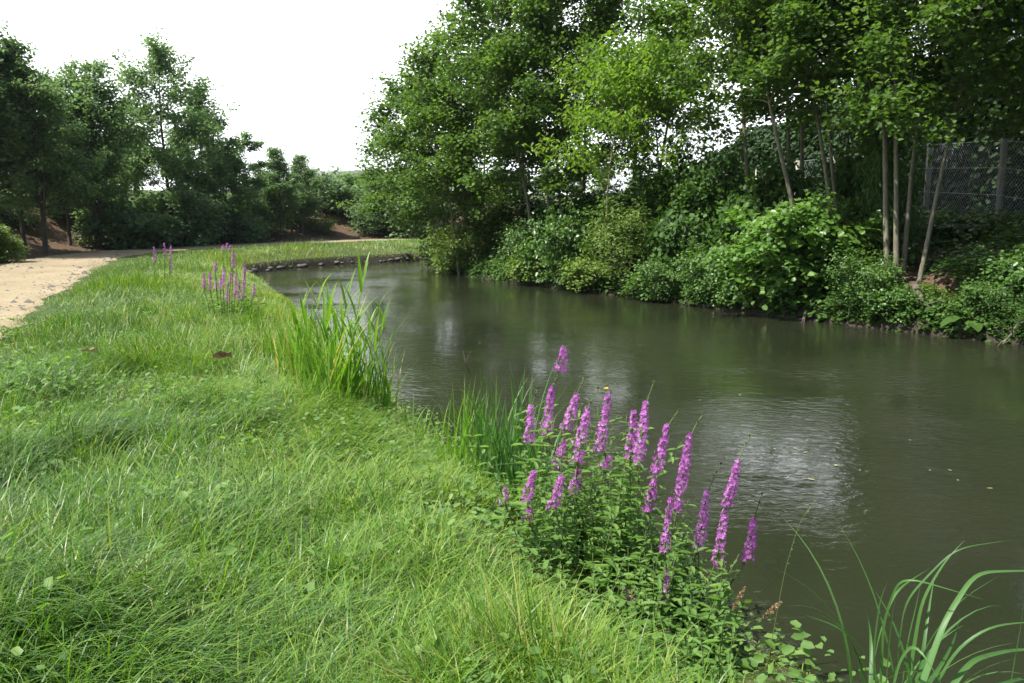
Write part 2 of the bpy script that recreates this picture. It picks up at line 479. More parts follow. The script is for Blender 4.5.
def terrain_mat():
    m, N, L = new_mat('ground_soil')
    o = N.new('ShaderNodeOutputMaterial')
    c = N.new('ShaderNodeTexCoord')
    n1 = N.new('ShaderNodeTexNoise'); n1.inputs['Scale'].default_value = 3.0; n1.inputs['Detail'].default_value = 9; n1.inputs['Roughness'].default_value = 0.7
    n2 = N.new('ShaderNodeTexNoise'); n2.inputs['Scale'].default_value = 22.0; n2.inputs['Detail'].default_value = 6; n2.inputs['Roughness'].default_value = 0.7
    L.new(c.outputs['Object'], n1.inputs['Vector']); L.new(c.outputs['Object'], n2.inputs['Vector'])
    g = ramp_node(N, [(0.3, (0.030, 0.050, 0.012)), (0.55, (0.060, 0.085, 0.022)), (0.75, (0.11, 0.10, 0.045))]); L.new(n2.outputs['Fac'], g.inputs['Fac'])
    li = ramp_node(N, [(0.3, (0.050, 0.032, 0.022)), (0.52, (0.105, 0.068, 0.044)), (0.66, (0.17, 0.115, 0.075)), (0.8, (0.24, 0.18, 0.12))]); L.new(n2.outputs['Fac'], li.inputs['Fac'])
    mu = ramp_node(N, [(0.35, (0.022, 0.018, 0.014)), (0.55, (0.050, 0.040, 0.030)), (0.75, (0.11, 0.09, 0.07))]); L.new(n2.outputs['Fac'], mu.inputs['Fac'])
    a1 = N.new('ShaderNodeAttribute'); a1.attribute_name = 'litter'
    a2 = N.new('ShaderNodeAttribute'); a2.attribute_name = 'mud'
    m1 = N.new('ShaderNodeMix'); m1.data_type = 'RGBA'; L.new(a1.outputs['Fac'], m1.inputs['Factor']); L.new(g.outputs[0], m1.inputs['A']); L.new(li.outputs[0], m1.inputs['B'])
    m2 = N.new('ShaderNodeMix'); m2.data_type = 'RGBA'; L.new(a2.outputs['Fac'], m2.inputs['Factor']); L.new(m1.outputs['Result'], m2.inputs['A']); L.new(mu.outputs[0], m2.inputs['B'])
    p = N.new('ShaderNodeBsdfPrincipled'); p.inputs['Roughness'].default_value = 0.95; p.inputs['Specular IOR Level'].default_value = 0.2
    L.new(m2.outputs['Result'], p.inputs['Base Color'])
    b = N.new('ShaderNodeBump'); b.inputs['Strength'].default_value = 0.8; b.inputs['Distance'].default_value = 0.06
    L.new(n1.outputs['Fac'], b.inputs['Height']); L.new(b.outputs[0], p.inputs['Normal'])
    L.new(p.outputs[0], o.inputs['Surface'])
    return m


tag(link('ground', ter, terrain_mat()), 'grassy river bank and wooded earth slopes', 'ground', kind='structure')

# water
def water_mat():
    m, N, L = new_mat('river_water')
    o = N.new('ShaderNodeOutputMaterial')
    c = N.new('ShaderNodeTexCoord')
    mp = N.new('ShaderNodeMapping'); mp.inputs['Scale'].default_value = (1.0, 1.5, 1); mp.inputs['Rotation'].default_value = (0, 0, math.radians(20))
    L.new(c.outputs['Object'], mp.inputs[0])
    n1 = N.new('ShaderNodeTexNoise'); n1.inputs['Scale'].default_value = 6.5; n1.inputs['Detail'].default_value = 4; n1.inputs['Roughness'].default_value = 0.55; n1.inputs['Distortion'].default_value = 0.4
    n2 = N.new('ShaderNodeTexNoise'); n2.inputs['Scale'].default_value = 1.1; n2.inputs['Detail'].default_value = 2
    n3 = N.new('ShaderNodeTexNoise'); n3.inputs['Scale'].default_value = 0.33; n3.inputs['Detail'].default_value = 3
    for n in (n1, n2): L.new(mp.outputs[0], n.inputs['Vector'])
    L.new(c.outputs['Object'], n3.inputs['Vector'])
    pm = N.new('ShaderNodeMapRange'); pm.inputs['From Min'].default_value = 0.42; pm.inputs['From Max'].default_value = 0.62; pm.inputs['To Min'].default_value = 0.5; pm.inputs['To Max'].default_value = 2.0
    L.new(n3.outputs['Fac'], pm.inputs['Value'])
    mu = N.new('ShaderNodeMath'); mu.operation = 'MULTIPLY'; L.new(n1.outputs['Fac'], mu.inputs[0]); L.new(pm.outputs[0], mu.inputs[1])
    ad = N.new('ShaderNodeMath'); ad.operation = 'MULTIPLY_ADD'; ad.inputs[1].default_value = 0.9
    L.new(n2.outputs['Fac'], ad.inputs[0]); L.new(mu.outputs[0], ad.inputs[2])
    b = N.new('ShaderNodeBump'); b.inputs['Strength'].default_value = 0.22; b.inputs['Distance'].default_value = 0.035
    L.new(ad.outputs[0], b.inputs['Height'])
    r = ramp_node(N, [(0.3, (0.016, 0.020, 0.010)), (0.7, (0.023, 0.026, 0.014))]); L.new(n3.outputs['Fac'], r.inputs['Fac'])
    p = N.new('ShaderNodeBsdfPrincipled'); p.inputs['Roughness'].default_value = 0.015; p.inputs['IOR'].default_value = 1.333
    L.new(r.outputs['Color'], p.inputs['Base Color']); L.new(b.outputs[0], p.inputs['Normal'])
    L.new(p.outputs[0], o.inputs['Surface'])
    return m


wx = np.array([-40, 200.0]); wy = np.array([-40, 90.0])
wv = [(-30, -40, WZ), (200, -40, WZ), (200, 80, WZ), (-30, 80, WZ)]
tag(link('river_water', make_mesh('river_water', wv, [(0, 1, 2, 3)]), water_mat()), 'murky green brown river with rippled sky reflections', 'river', kind='structure')

# gravel path
def path_sheet():
    w = np.linspace(-1, 1, 23)
    C = resample(PC, 0.3); C = C[(C[:, 1] > -14)]
    t = unit(np.gradient(C, axis=0)); nrm = np.stack([-t[:, 1], t[:, 0]], 1)
    s = np.arange(len(C)) * 0.3
    hl = PATH_W / 2 + 0.45 * (fbm(s * 0.9, s * 0 + 3.3, 41) - 0.5) + 0.25 * (fbm(s * 3, s * 0, 44) - 0.5)
    hr = PATH_W / 2 + 0.55 * (fbm(s * 0.8, s * 0 + 1.3, 42) - 0.5) + 0.30 * (fbm(s * 3, s * 0 + 7, 45) - 0.5)
    hw = np.where(w[None, :] > 0, hl[:, None], hr[:, None])
    P = C[:, None, :] + nrm[:, None, :] * (w[None, :] * hw)[:, :, None]
    x, y = P[..., 0].ravel(), P[..., 1].ravel()
    zz = land(x, y)[0] + 0.016 - 0.010 * np.tile(np.abs(w) ** 6, len(C))
    n, k = len(C), len(w)
    i = (np.arange(n - 1)[:, None] * k + np.arange(k - 1)[None]).ravel()
    return make_mesh('gravel_path', np.stack([x, y, zz], 1), np.stack([i, i + k, i + k + 1, i + 1], 1)[:, ::-1], None, None, True)


def path_mat():
    m, N, L = new_mat('sandy_gravel')
    o = N.new('ShaderNodeOutputMaterial'); c = N.new('ShaderNodeTexCoord')
    n1 = N.new('ShaderNodeTexNoise'); n1.inputs['Scale'].default_value = 0.7; n1.inputs['Detail'].default_value = 6
    n2 = N.new('ShaderNodeTexVoronoi'); n2.inputs['Scale'].default_value = 38
    n3 = N.new('ShaderNodeTexNoise'); n3.inputs['Scale'].default_value = 9; n3.inputs['Detail'].default_value = 8; n3.inputs['Roughness'].default_value = 0.75
    for n in (n1, n2, n3): L.new(c.outputs['Object'], n.inputs['Vector'])
    r1 = ramp_node(N, [(0.3, (0.235, 0.190, 0.118)), (0.7, (0.320, 0.265, 0.175))]); L.new(n1.outputs['Fac'], r1.inputs['Fac'])
    r3 = ramp_node(N, [(0.32, (0.42, 0.37, 0.32)), (0.45, (0.95, 0.95, 0.95)), (0.7, (1.15, 1.12, 1.08))]); L.new(n3.outputs['Fac'], r3.inputs['Fac'])
    mu = N.new('ShaderNodeMix'); mu.data_type = 'RGBA'; mu.blend_type = 'MULTIPLY'; mu.inputs['Factor'].default_value = 1.0
    L.new(r1.outputs[0], mu.inputs['A']); L.new(r3.outputs[0], mu.inputs['B'])
    r2 = ramp_node(N, [(0.0, (0.8, 0.8, 0.8)), (1.0, (1.15, 1.15, 1.15))]); L.new(n2.outputs['Color'], r2.inputs['Fac'])
    m2 = N.new('ShaderNodeMix'); m2.data_type = 'RGBA'; m2.blend_type = 'MULTIPLY'; m2.inputs['Factor'].default_value = 0.8
    L.new(mu.outputs['Result'], m2.inputs['A']); L.new(r2.outputs[0], m2.inputs['B'])
    p = N.new('ShaderNodeBsdfPrincipled'); p.inputs['Roughness'].default_value = 0.95; p.inputs['Specular IOR Level'].default_value = 0.15
    L.new(m2.outputs['Result'], p.inputs['Base Color'])
    b = N.new('ShaderNodeBump'); b.inputs['Strength'].default_value = 0.6; b.inputs['Distance'].default_value = 0.012
    L.new(n2.outputs['Distance'], b.inputs['Height']); L.new(b.outputs[0], p.inputs['Normal'])
    L.new(p.outputs[0], o.inputs['Surface'])
    return m


tag(link('gravel_path', path_sheet(), path_mat()), 'sandy gravel footpath curving along the bank', 'path', kind='structure')

# ------------------------------------------------------------------ trees
def grow(rng, start, direc, length, n, wob, sag=0.0):
    pts = [np.array(start, float)]; d = unit(np.array(direc, float))
    for i in range(n):
        d = unit(d + rng.normal(0, wob, 3) + np.array([0, 0, sag]))
        pts.append(pts[-1] + d * length / n)
    return np.array(pts)


def tree_meshes(key, seed, stems, R, tb, nbr, nleaf, lsize, clump=0.26, rise=0.5, prof=None, gap=0.0, sag=0.0, droop=0.35, broad=True, flat=0.6, dens_low=1.0):
    """stems: list of (control points local, base radius); returns ([trunk meshes], crown mesh)"""
    rng = np.random.default_rng(seed)
    trunks, clumps, cts, cw = [], [], [], []
    if prof is None: prof = lambda t: (0.35 + 0.65 * math.sin(math.pi * min(1, 0.18 + 0.80 * t)) ** 0.8) * (1 - 0.55 * t ** 3)
    for cpts, r0 in stems:
        g = Geo()
        P = smooth_line(np.array(cpts, float), 0.35, 6)
        P += np.cumsum(rng.normal(0, 0.012, P.shape), axis=0) * np.array([1, 1, 0]) * np.linspace(0, 1, len(P))[:, None]
        n = len(P); tt = np.linspace(0, 1, n)
        rad = r0 * (1 - 0.93 * tt ** 0.85) + 0.25 * r0 * np.exp(-tt * 22)
        g.tube(P, rad, 8)
        az = rng.uniform(0, 6.28)
        for b in range(nbr):
            t = (b + rng.uniform(0, 1)) / nbr
            th = tb + (1 - tb) * t
            i = min(n - 2, int(th * (n - 1)))
            az += 2.4 + rng.normal(0, 0.4)
            ln = R * prof(t) * rng.uniform(0.65, 1.15)
            if rng.random() < gap: continue
            up = rise + 0.7 * t + rng.normal(0, 0.12)
            d = np.array([math.cos(az), math.sin(az), up])
            br = grow(rng, P[i], d, ln, 6, 0.10, sag)
            rb = max(0.012, rad[i] * 0.42)
            g.tube(br, np.linspace(rb, 0.006, len(br)), 5, cap=False)
            for f in (0.45, 0.62, 0.8, 1.0):
                k = f * 6; k0 = min(5, int(k)); clumps.append(br[k0] + (br[k0 + 1] - br[k0]) * (k - k0)); cts.append(rng.normal(0.5, 0.13)); cw.append(ln)
            for _ in range(5):
                k = rng.integers(2, 6); s0 = br[k] + (br[k + 1] - br[k]) * rng.random() if k < 6 else br[6]
                dd = unit(br[6] - br[0]) + rng.normal(0, 0.55, 3); dd[2] += 0.1
                tw = grow(rng, s0, dd, ln * rng.uniform(0.22, 0.45), 3, 0.15, sag)
                g.tube(tw, np.linspace(rb * 0.35, 0.004, 4), 3, cap=False)
                ct = rng.normal(0.5, 0.13)
                for f in (1, 2, 3): clumps.append(tw[f]); cts.append(ct); cw.append(ln)
        for f in (0.9, 0.95, 1.0): clumps.append(P[int(f * (n - 1))]); cts.append(0.55); cw.append(0.3)
        trunks.append(g.mesh(key + '_trunk', True))
    C = np.array(clumps); cts = np.array(cts)
    wts = rng.gamma(2.0, 1, len(C)) * np.array(cw); wts /= wts.sum()
    idx = rng.choice(len(C), nleaf, p=wts)
    P = C[idx] + rng.normal(0, 1, (nleaf, 3)) * np.array([clump, clump, clump * flat])
    az = rng.uniform(0, 2 * np.pi, nleaf)
    D = np.stack([np.cos(az), np.sin(az), rng.normal(-droop, 0.35, nleaf)], 1)
    Nn = unit(rng.normal(0, 0.45, (nleaf, 3)) + np.array([0, 0, 1.0]))
    ln = lsize * rng.uniform(0.65, 1.25, nleaf)
    tint = np.clip(cts[idx] + rng.normal(0, 0.16, nleaf), 0, 1)
    v, q, t = leaf_arrays(P, D, Nn, ln, ln * (0.82 if broad else 0.5), tint, broad=broad)
    return trunks, make_mesh(key + '_crown', v, q, None, {'tint': t})


def build_tree(name, label, loc, meshes, leafm, barkm, rz=0.0, scale=1.0, group=None, cat='tree'):
    t = thing(name, label, cat, loc, rz, group, scale)
    for tr in meshes[0]: link('trunk', tr, barkm, t)
    link('crown', meshes[1], leafm, t)
    return t


def straight(h, lean=(0, 0), bend=0.2, seed=0):
    r = random.Random(seed)
    return [(0, 0, -0.3), (lean[0] * 0.25 + r.uniform(-bend, bend) * .3, lean[1] * 0.25 + r.uniform(-bend, bend) * .3, h * 0.3), (lean[0] * 0.6 + r.uniform(-bend, bend), lean[1] * 0.6 + r.uniform(-bend, bend), h * 0.65), (lean[0], lean[1], h)]


# --- prototypes for the embankment trees (left): height about 8
WP = []
for k, (h, R, tb, st, nb) in enumerate(((8, 2.0, 0.26, 1, 46), (8, 2.4, 0.30, 2, 30), (8, 1.6, 0.22, 1, 44), (8, 2.5, 0.27, 2, 30))):
    stems = [(straight(h * (1 - 0.12 * s), (0.35 * s - 0.1, 0.3 * s), 0.25, 50 + k * 3 + s), 0.10) for s in range(st)]
    if st == 2: stems[1] = ([(p[0] + 0.25, p[1] - 0.1, p[2]) for p in stems[1][0]], 0.08)
    WP.append(tree_meshes('embankment_tree', 100 + k, stems, R, tb, nb, 13000, 0.13, 0.23, 0.55, gap=0.10))
G_L = 'trees on the embankment behind the path'
left_trees = [  # px, top px, Y, proto, label
    (-62, -40, 31, 1, 'tall tree at the outer left end of the path row, mostly out of frame'),
    (-14, 8, 34, 0, 'tall pointed dark tree cut by the left picture edge, highest on that side'),
    (24, 45, 35, 2, 'slim tree beside the tall pointed tree at the left edge'),
    (44, 72, 33.5, 3, 'twin stemmed tree at the path edge with two pale slanting trunks'),
    (70, 84, 38, 0, 'dark rounded tree just right of the twin stemmed tree'),
    (99, 66, 39, 1, 'tree with paired thin trunks where the path turns away'),
    (128, 108, 44, 3, 'low dark tree filling the gap beside the open crowned tree'),
    (204, 92, 48, 0, 'leaning shoulder high neighbour right of the open crowned tree'),
    (228, 148, 51, 3, 'broad dark tree above the far path strip'),
    (262, 165, 55, 1, 'low tree under the thin spindly treetop'),
    (281, 150, 56, 2, 'bushy topped tree with a pale straight trunk beside the far path'),
    (303, 158, 60, 0, 'bluish tree with two small peaks above the bare slope'),
    (322, 181, 66, 3, 'small rounded tree behind the bare earth slope'),
    (345, 176, 72, 1, 'distant rounded tree left of the pale olive tree'),
    (402, 168, 62, 3, 'dark tree tucked beside the overhanging alder crown'),
    (428, 176, 60, 1, 'distant dark tree half hidden behind the leftmost alder'),
]
def place_left(px, tpx, Y, k, label, name='embankment_tree', mats=(M_WOOD, M_BARKD), meshes=None, wide=None, h0=7.85, group=G_L):
    b = at(px, 240, Y); zb = zg(b[0], b[1]); top = at(px, tpx, Y)[2]
    s = (top - zb) / h0
    if wide is None: wide = 0.95 if Y < 47 else 1.15
    return build_tree(name, label, (b[0], b[1], zb), meshes or WP[k], mats[0], mats[1], rz=(px * 1.7) % 6.28, scale=(s * wide, s * wide, s), group=group)


def embank_Y(px, off):
    Ys = np.arange(22, 84, 0.25); P = np.array([at(px, 240, Y) for Y in Ys]); b = land(P[:, 0], P[:, 1])[5]
    ok = np.nonzero((b[1:] >= off) & (b[:-1] < off))[0]
    return float(Ys[ok[-1] + 1]) if len(ok) else 60.0


for a in left_trees:
    px = a[0]
    Y = max(a[2], embank_Y(px, 0.9)) if px < 190 else embank_Y(px, {322: 6.5, 345: 6.0, 303: 2.2, 262: 2.6, 402: 2.0, 428: 2.5}.get(px, 1.1))
    place_left(px, a[1], Y, *a[3:])
# open crowned tree standing alone
op = tree_meshes('open_tree', 140, [(straight(9.5, (0.1, 0.0), 0.18, 9), 0.13)], 2.7, 0.27, 46, 15000, 0.125, 0.24, 0.45, gap=0.12)
place_left(171, 40, embank_Y(171, 0.5), 0, 'tall open crowned tree standing clear of the row on one dark trunk', meshes=op, h0=9.75, group=None, name='open_crowned_tree')
sparse = tree_meshes('sparse_tree', 141, [(straight(9, (0.2, 0.0), 0.15, 19), 0.09)], 1.5, 0.40, 20, 5200, 0.16, 0.17, 0.4, gap=0.1)
place_left(250, 128, embank_Y(250, 0.9), 0, 'thin spindly tree with tiered sparse branches against the sky', meshes=sparse, h0=9.2, group=None, name='spindly_tree')
pl = place_left(376, 170, embank_Y(376, 2.2), 1, 'pale grey olive tree at the far end of the path', meshes=None, group=None, name='olive_tree', mats=(M_WOOD, M_BARKD))
# back row filling the wood
for i, (px, tpx, Y) in enumerate(((-30, 70, 42), (15, 90, 43), (60, 110, 46), (95, 118, 50), (140, 135, 53), (180, 130, 56), (215, 150, 58), (245, 185, 63), (290, 178, 66), (335, 190, 78), (362, 190, 80), (395, 186, 76), (425, 180, 74), (-80, 60, 38), (448, 172, 0), (472, 168, 0), (498, 165, 0), (522, 168, 0), (548, 164, 0), (575, 168, 0), (604, 165, 0), (634, 166, 0), (665, 168, 0))):
    Y = embank_Y(px, 6.0 + (i % 3)) if px > 120 else Y
    place_left(px, tpx, Y, (i + 1) % 4, 'shaded tree in the back row of the embankment wood', wide=1.25, group='back row of the embankment wood')

# the row goes on outside the left edge of the view, set back from the path
tgc = unit(np.gradient(PC, axis=0))
for i, yy in enumerate((6, 10.5, 15, 19.5, 24, 27.5)):
    k = int(np.argmin(np.abs(PC[:, 1] - yy))); off = PATH_W / 2 + 5.6 + (i % 3) * 1.1
    x, y = PC[k, 0] - tgc[k, 1] * off, PC[k, 1] + tgc[k, 0] * off; sc_ = 0.78 + 0.1 * (i % 3)
    build_tree('embankment_tree', 'tree of the embankment row standing further back beside the near path', (x, y, zg(x, y)), WP[i % 4], M_WOOD, M_BARKD, rz=i * 1.9, scale=sc_, group='embankment row beside the near path')

# --- bushes
def bush_meshes(key, seed, R, H, nleaf, lsize, broad=True, ncl=150, clump=0.17, base=0.05):
    rng = np.random.default_rng(seed); g = Geo()
    cl = []
    lobes = [(0, 0, R * 0.55, H * 0.85)]
    for k in range(6):
        a = k * 1.05 + rng.uniform(-.4, .4); d = R * rng.uniform(0.35, 0.72)
        lobes.append((d * math.cos(a), d * math.sin(a), R * rng.uniform(0.28, 0.5), H * rng.uniform(0.45, 1.0)))
    for i in range(ncl):
        lx, ly, lr, lh = lobes[rng.integers(0, len(lobes))]
        a = rng.uniform(0, 6.28); v_ = rng.uniform(0, 1) ** 0.7; sh = rng.uniform(0.6, 1.0)
        rr = lr * math.sqrt(max(0.0, 1 - (v_ * 2 - 1 if v_ > 0.5 else 0) ** 2)) * sh
        cl.append((lx + rr * math.cos(a), ly + rr * math.sin(a), max(0.03, lh * (base + (1 - base) * v_))))
    for k in range(16):                      # long shoots breaking the outline
        a = rng.uniform(0, 6.28); lx, ly, lr, lh = lobes[rng.integers(0, len(lobes))]
        sh = grow(rng, (lx + lr * 0.5 * math.cos(a), ly + lr * 0.5 * math.sin(a), lh * rng.uniform(0.5, 0.9)), (math.cos(a), math.sin(a), rng.uniform(0.1, 1.6)), R * rng.uniform(0.35, 0.7), 5, 0.15, -0.06)
        g.tube(sh, np.linspace(0.010, 0.003, 6), 4, cap=False)
        for q_ in sh[2:]: cl.append(tuple(q_ + rng.normal(0, 0.02, 3)))
    ncl = len(cl)
    cl = np.array(cl)
    for i in range(0, ncl, 6):
        e = cl[i]; p0 = np.array([e[0] * 0.12, e[1] * 0.12, -0.2])
        g.tube([p0, p0 + (e - p0) * np.array([0.35, 0.35, 0.6]), e], [0.025, 0.015, 0.005], 4, cap=False)
    ct = np.clip(rng.normal(0.5, 0.14, ncl), 0.1, 0.95)
    idx = rng.integers(0, ncl, nleaf)
    P = cl[idx] + rng.normal(0, 1, (nleaf, 3)) * clump * np.array([1, 1, 0.75])
    P[:, 2] = np.maximum(P[:, 2], 0.02)
    outw = unit(P * np.array([1, 1, 0.4])); az = np.arctan2(outw[:, 1], outw[:, 0]) + rng.normal(0, 1.1, nleaf)
    D = np.stack([np.cos(az), np.sin(az), rng.normal(-0.25, 0.4, nleaf)], 1)
    Nn = unit(outw * 0.6 + np.array([0, 0, 0.8]) + rng.normal(0, 0.4, (nleaf, 3)))
    ln = lsize * rng.uniform(0.6, 1.25, nleaf)
    v, q, t = leaf_arrays(P, D, Nn, ln, ln * (0.85 if broad else 0.5), np.clip(ct[idx] + rng.normal(0, 0.15, nleaf), 0, 1), broad=broad)
    return g.mesh(key + '_stem', True), make_mesh(key + '_foliage', v, q, None, {'tint': t})


def build_bush(name, label, loc, meshes, mat, rz=0.0, scale=1.0, group=None, cat='bush'):
    t = thing(name, label, cat, loc, rz, group, scale)
    link('stem', meshes[0], M_BARKD, t); link('foliage', meshes[1], mat, t)
    return t


BP = [bush_meshes('bank_bush', 200, 1.0, 1.5, 3800, 0.105, True, clump=0.13), bush_meshes('bank_bush', 201, 1.0, 1.5, 4600, 0.085, False, clump=0.13), bush_meshes('bank_bush', 202, 1.0, 1.5, 3800, 0.095, True, clump=0.13)]

# undergrowth bushes on the embankment
for i, (px, Y, s) in enumerate(((-25, 31, 1.2), (20, 38, 1.5), (70, 42, 1.7), (120, 45, 1.9), (138, 47, 1.7), (155, 48, 1.5), (190, 46, 1.6), (208, 50, 1.9), (225, 53, 1.7), (240, 55, 1.6), (262, 58, 1.9), (293, 62, 1.6), (350, 68, 2.0), (368, 66, 1.8), (390, 64, 2.0), (410, 62, 2.2), (430, 60, 2.2), (325, 74, 2.0), (-60, 36, 1.9), (45, 46, 2.0), (95, 48, 2.0), (170, 54, 2.2))):
    if px > 110: Y = embank_Y(px, (0.9, 2.2, 3.4)[i % 3] if not 296 < px < 352 else 5.5)
    b = at(px, 240, Y); zb = zg(b[0], b[1])
    build_bush('undergrowth_bush', 'dark undergrowth bush among the embankment trunks', (b[0], b[1], zb - 0.1), BP[i % 3], M_WOOD, i * 1.3, (s, s, s * 0.9), 'undergrowth of the embankment wood')
b = at(4, 250, 26.8); build_bush('small_bush', 'small bright yellow green bush at the path edge below the wood', (b[0] - 1.2, b[1] + 1.6, zg(b[0] - 1.2, b[1] + 1.6)), BP[0], M_BUSHY, 0.3, 0.85)
b = at(327, 236, embank_Y(327, 2.0)); build_bush('small_bush', 'small pale green sapling bush on the bare earth slope', (b[0], b[1], zg(b[0], b[1])), BP[1], M_BUSHY, 0.9, 0.8)

# --- right bank: big alders
def rtree(name, label, seed, Y, stem_px, R, tb, nbr, nleaf, lsize, leafm=M_ALDER, r0=0.075, htop=10.5, group=None, barkm=M_BARK, **kw):
    """stem_px: list of pixel polylines, first point at the ground"""
    base = at(stem_px[0][0][0], stem_px[0][0][1], Y); zb = zg(base[0], base[1])
    o = np.array([base[0], base[1], zb]); stems = []
    for j, poly in enumerate(stem_px):
        pts = [at(px, py, Y + 0.25 * j * (-1) ** j) for px, py in poly]
        pts[0][2] = zg(pts[0][0], pts[0][1]) - 0.15
        d = pts[-1] - pts[-2]; d = d / max(d[2], 0.3)
        rem = htop * (1 - 0.06 * j) + zb - pts[-1][2]
        if rem > 0.5:
            pts.append(pts[-1] + d * rem * np.array([0.45, 0.45, 0.5])); pts.append(pts[-1] + d * rem * np.array([0.3, 0.3, 0.5]))
        stems.append(([tuple(p - o) for p in pts], r0 * (1 - 0.08 * j)))
    ms = tree_meshes(name, seed, stems, R, tb, nbr, nleaf, lsize, **kw)
    return build_tree(name, label, tuple(o), ms, leafm, barkm, group=group)


G_A = 'alders on the far bank'
rtree('alder_tree', 'alder by the fence with four pale trunks leaning apart over bare earth', 301, 18.6,
      [[(889, 262), (886, 180), (884, 60), (880, -20)], [(898, 266), (896, 160), (894, 40), (898, -30)], [(905, 250), (912, 160), (930, 60), (945, -20)], [(918, 258), (940, 180), (956, 110), (975, 40)]],
      2.6, 0.44, 22, 34000, 0.105, clump=0.22, rise=0.3, htop=9.0, group=G_A, gap=0.05)
rtree('alder_tree', 'alder behind the round bush with three slender trunks fanning from the bank', 302, 20.9,
      [[(808, 245), (790, 190), (772, 120), (760, 40)], [(839, 250), (828, 185), (819, 120), (800, 20)], [(843, 252), (833, 180), (826, 100), (828, 0)]],
      2.6, 0.41, 24, 32000, 0.105, clump=0.22, rise=0.35, htop=9.5, group=G_A, gap=0.05)
rtree('alder_tree', 'alder at the right picture edge whose boughs hang before the fence', 303, 17.2,
      [[(1078, 240), (1072, 150), (1058, 60), (1050, -30)], [(1100, 240), (1110, 130), (1125, 10)]],
      3.1, 0.34, 30, 32000, 0.105, clump=0.22, rise=0.25, htop=9.5, group=G_A)
rtree('alder_tree', 'dark alder rising behind the fence line with tall straight trunk', 304, 23.5,
      [[(792, 225), (788, 120), (786, 20)], [(805, 225), (800, 100), (812, 0)]],
      2.7, 0.38, 26, 22000, 0.115, clump=0.24, rise=0.4, htop=11, group=G_A)
rtree('yellow_green_tree', 'young yellow green tree with drooping compound leaves over the pale bush', 305, 26.5,
      [[(664, 240), (660, 190), (655, 120)], [(606, 222), (607, 170), (620, 110)]],
      2.5, 0.46, 26, 12000, 0.15, leafm=M_ASH, r0=0.06, htop=6.0, broad=False, droop=0.6, clump=0.22, rise=0.4)
rtree('alder_tree', 'tall dense alder in the middle of the far bank with a dark leafy top', 306, 30.2,
      [[(583, 222), (585, 150), (588, 60)], [(566, 226), (556, 150), (550, 60)]],
      2.6, 0.24, 34, 24000, 0.115, clump=0.23, rise=0.4, sag=-0.04, gap=0.10, htop=10.9, group=G_A)
rtree('alder_tree', 'alder with a pale thin trunk leaning over the bank shrubs', 307, 29.5,
      [[(537, 238), (526, 190), (512, 140), (500, 60)], [(545, 238), (550, 170), (540, 80)]],
      2.5, 0.27, 32, 22000, 0.115, clump=0.23, rise=0.4, sag=-0.04, gap=0.10, htop=10.2, group=G_A)
rtree('alder_tree', 'light green many stemmed alder with a cluster of dark thin trunks', 308, 34,
      [[(478, 240), (470, 180), (455, 100)], [(468, 242), (462, 180), (462, 90)], [(486, 240), (484, 180), (490, 90)], [(460, 240), (448, 180), (430, 120)]],
      2.5, 0.27, 26, 30000, 0.12, clump=0.24, rise=0.3, sag=-0.05, gap=0.10, htop=9.1, group=G_A)
rtree('alder_tree', 'outermost alder at the river bend with boughs hanging towards the water', 309, 38.5,
      [[(450, 236), (440, 180), (425, 120)], [(438, 238), (424, 180), (404, 120)]],
      3.0, 0.30, 30, 24000, 0.125, clump=0.25, rise=0.3, sag=-0.05, gap=0.10, htop=8.8, group=G_A)
rtree('alder_tree', 'tall alder behind the middle of the far bank between two dark tops', 310, 33,
      [[(520, 232), (524, 150), (522, 40)]], 2.5, 0.24, 42, 17000, 0.12, clump=0.24, rise=0.45, sag=-0.03, gap=0.10, htop=11.8, group=G_A)
rtree('alder_tree', 'alder behind the yellow green tree reaching above the picture', 311, 30,
      [[(632, 225), (636, 140), (640, 40)], [(650, 225), (668, 120), (690, 20)]],
      2.3, 0.30, 22, 15000, 0.115, clump=0.24, rise=0.4, htop=10.5, group=G_A, gap=0.15)
rtree('alder_tree', 'alder with loose sprays of leaves around bright sky gaps', 312, 24,
      [[(752, 228), (745, 140), (738, 40)]],
      2.6, 0.34, 30, 12000, 0.115, clump=0.22, rise=0.3, htop=9.8, group=G_A, gap=0.12)

# --- fence with its posts, wire mesh and rails
FL = [(12.6, 12.0), (12.25, 16.5)] + [tuple(at(px, 220, Y)[:2]) for px, Y in ((998, 20.6), (925, 23.9), (868, 27.2), (830, 30.5), (795, 33.8), (755, 37.2), (712, 40.5), (668, 43.5), (632, 45.2), (600, 46.8), (570, 48.2))]
fence = thing('chain_link_fence', 'grey chain link fence on concrete posts along the top of the far bank', 'fence', (FL[2][0], FL[2][1], zg(*FL[2])))
fo = np.array(fence.location)
FH = 2.02
FB = np.array([(x, y, zg(x, y)) for x, y in FL])
for p in FB:
    g = Geo(); g.box(p - fo + np.array([0, 0, FH / 2 - 0.1]), (0.055, 0.055, FH / 2 + 0.12), 0.15)
    link('post', g.mesh('post'), M_CONC, fence)
gm, gr = Geo(), Geo()
def flat_wire(g, a, b, w):
    a = np.asarray(a, float); b = np.asarray(b, float); d = unit(b - a)
    s1 = unit(np.cross(d, [0.3, 0.9, 0.2])) * w; s2 = unit(np.cross(d, s1)) * w
    g.add([a + s1, a - s1 * 0.5 + s2 * 0.87, a - s1 * 0.5 - s2 * 0.87, b + s1, b - s1 * 0.5 + s2 * 0.87, b - s1 * 0.5 - s2 * 0.87], [(0, 1, 4, 3), (1, 2, 5, 4), (2, 0, 3, 5)])
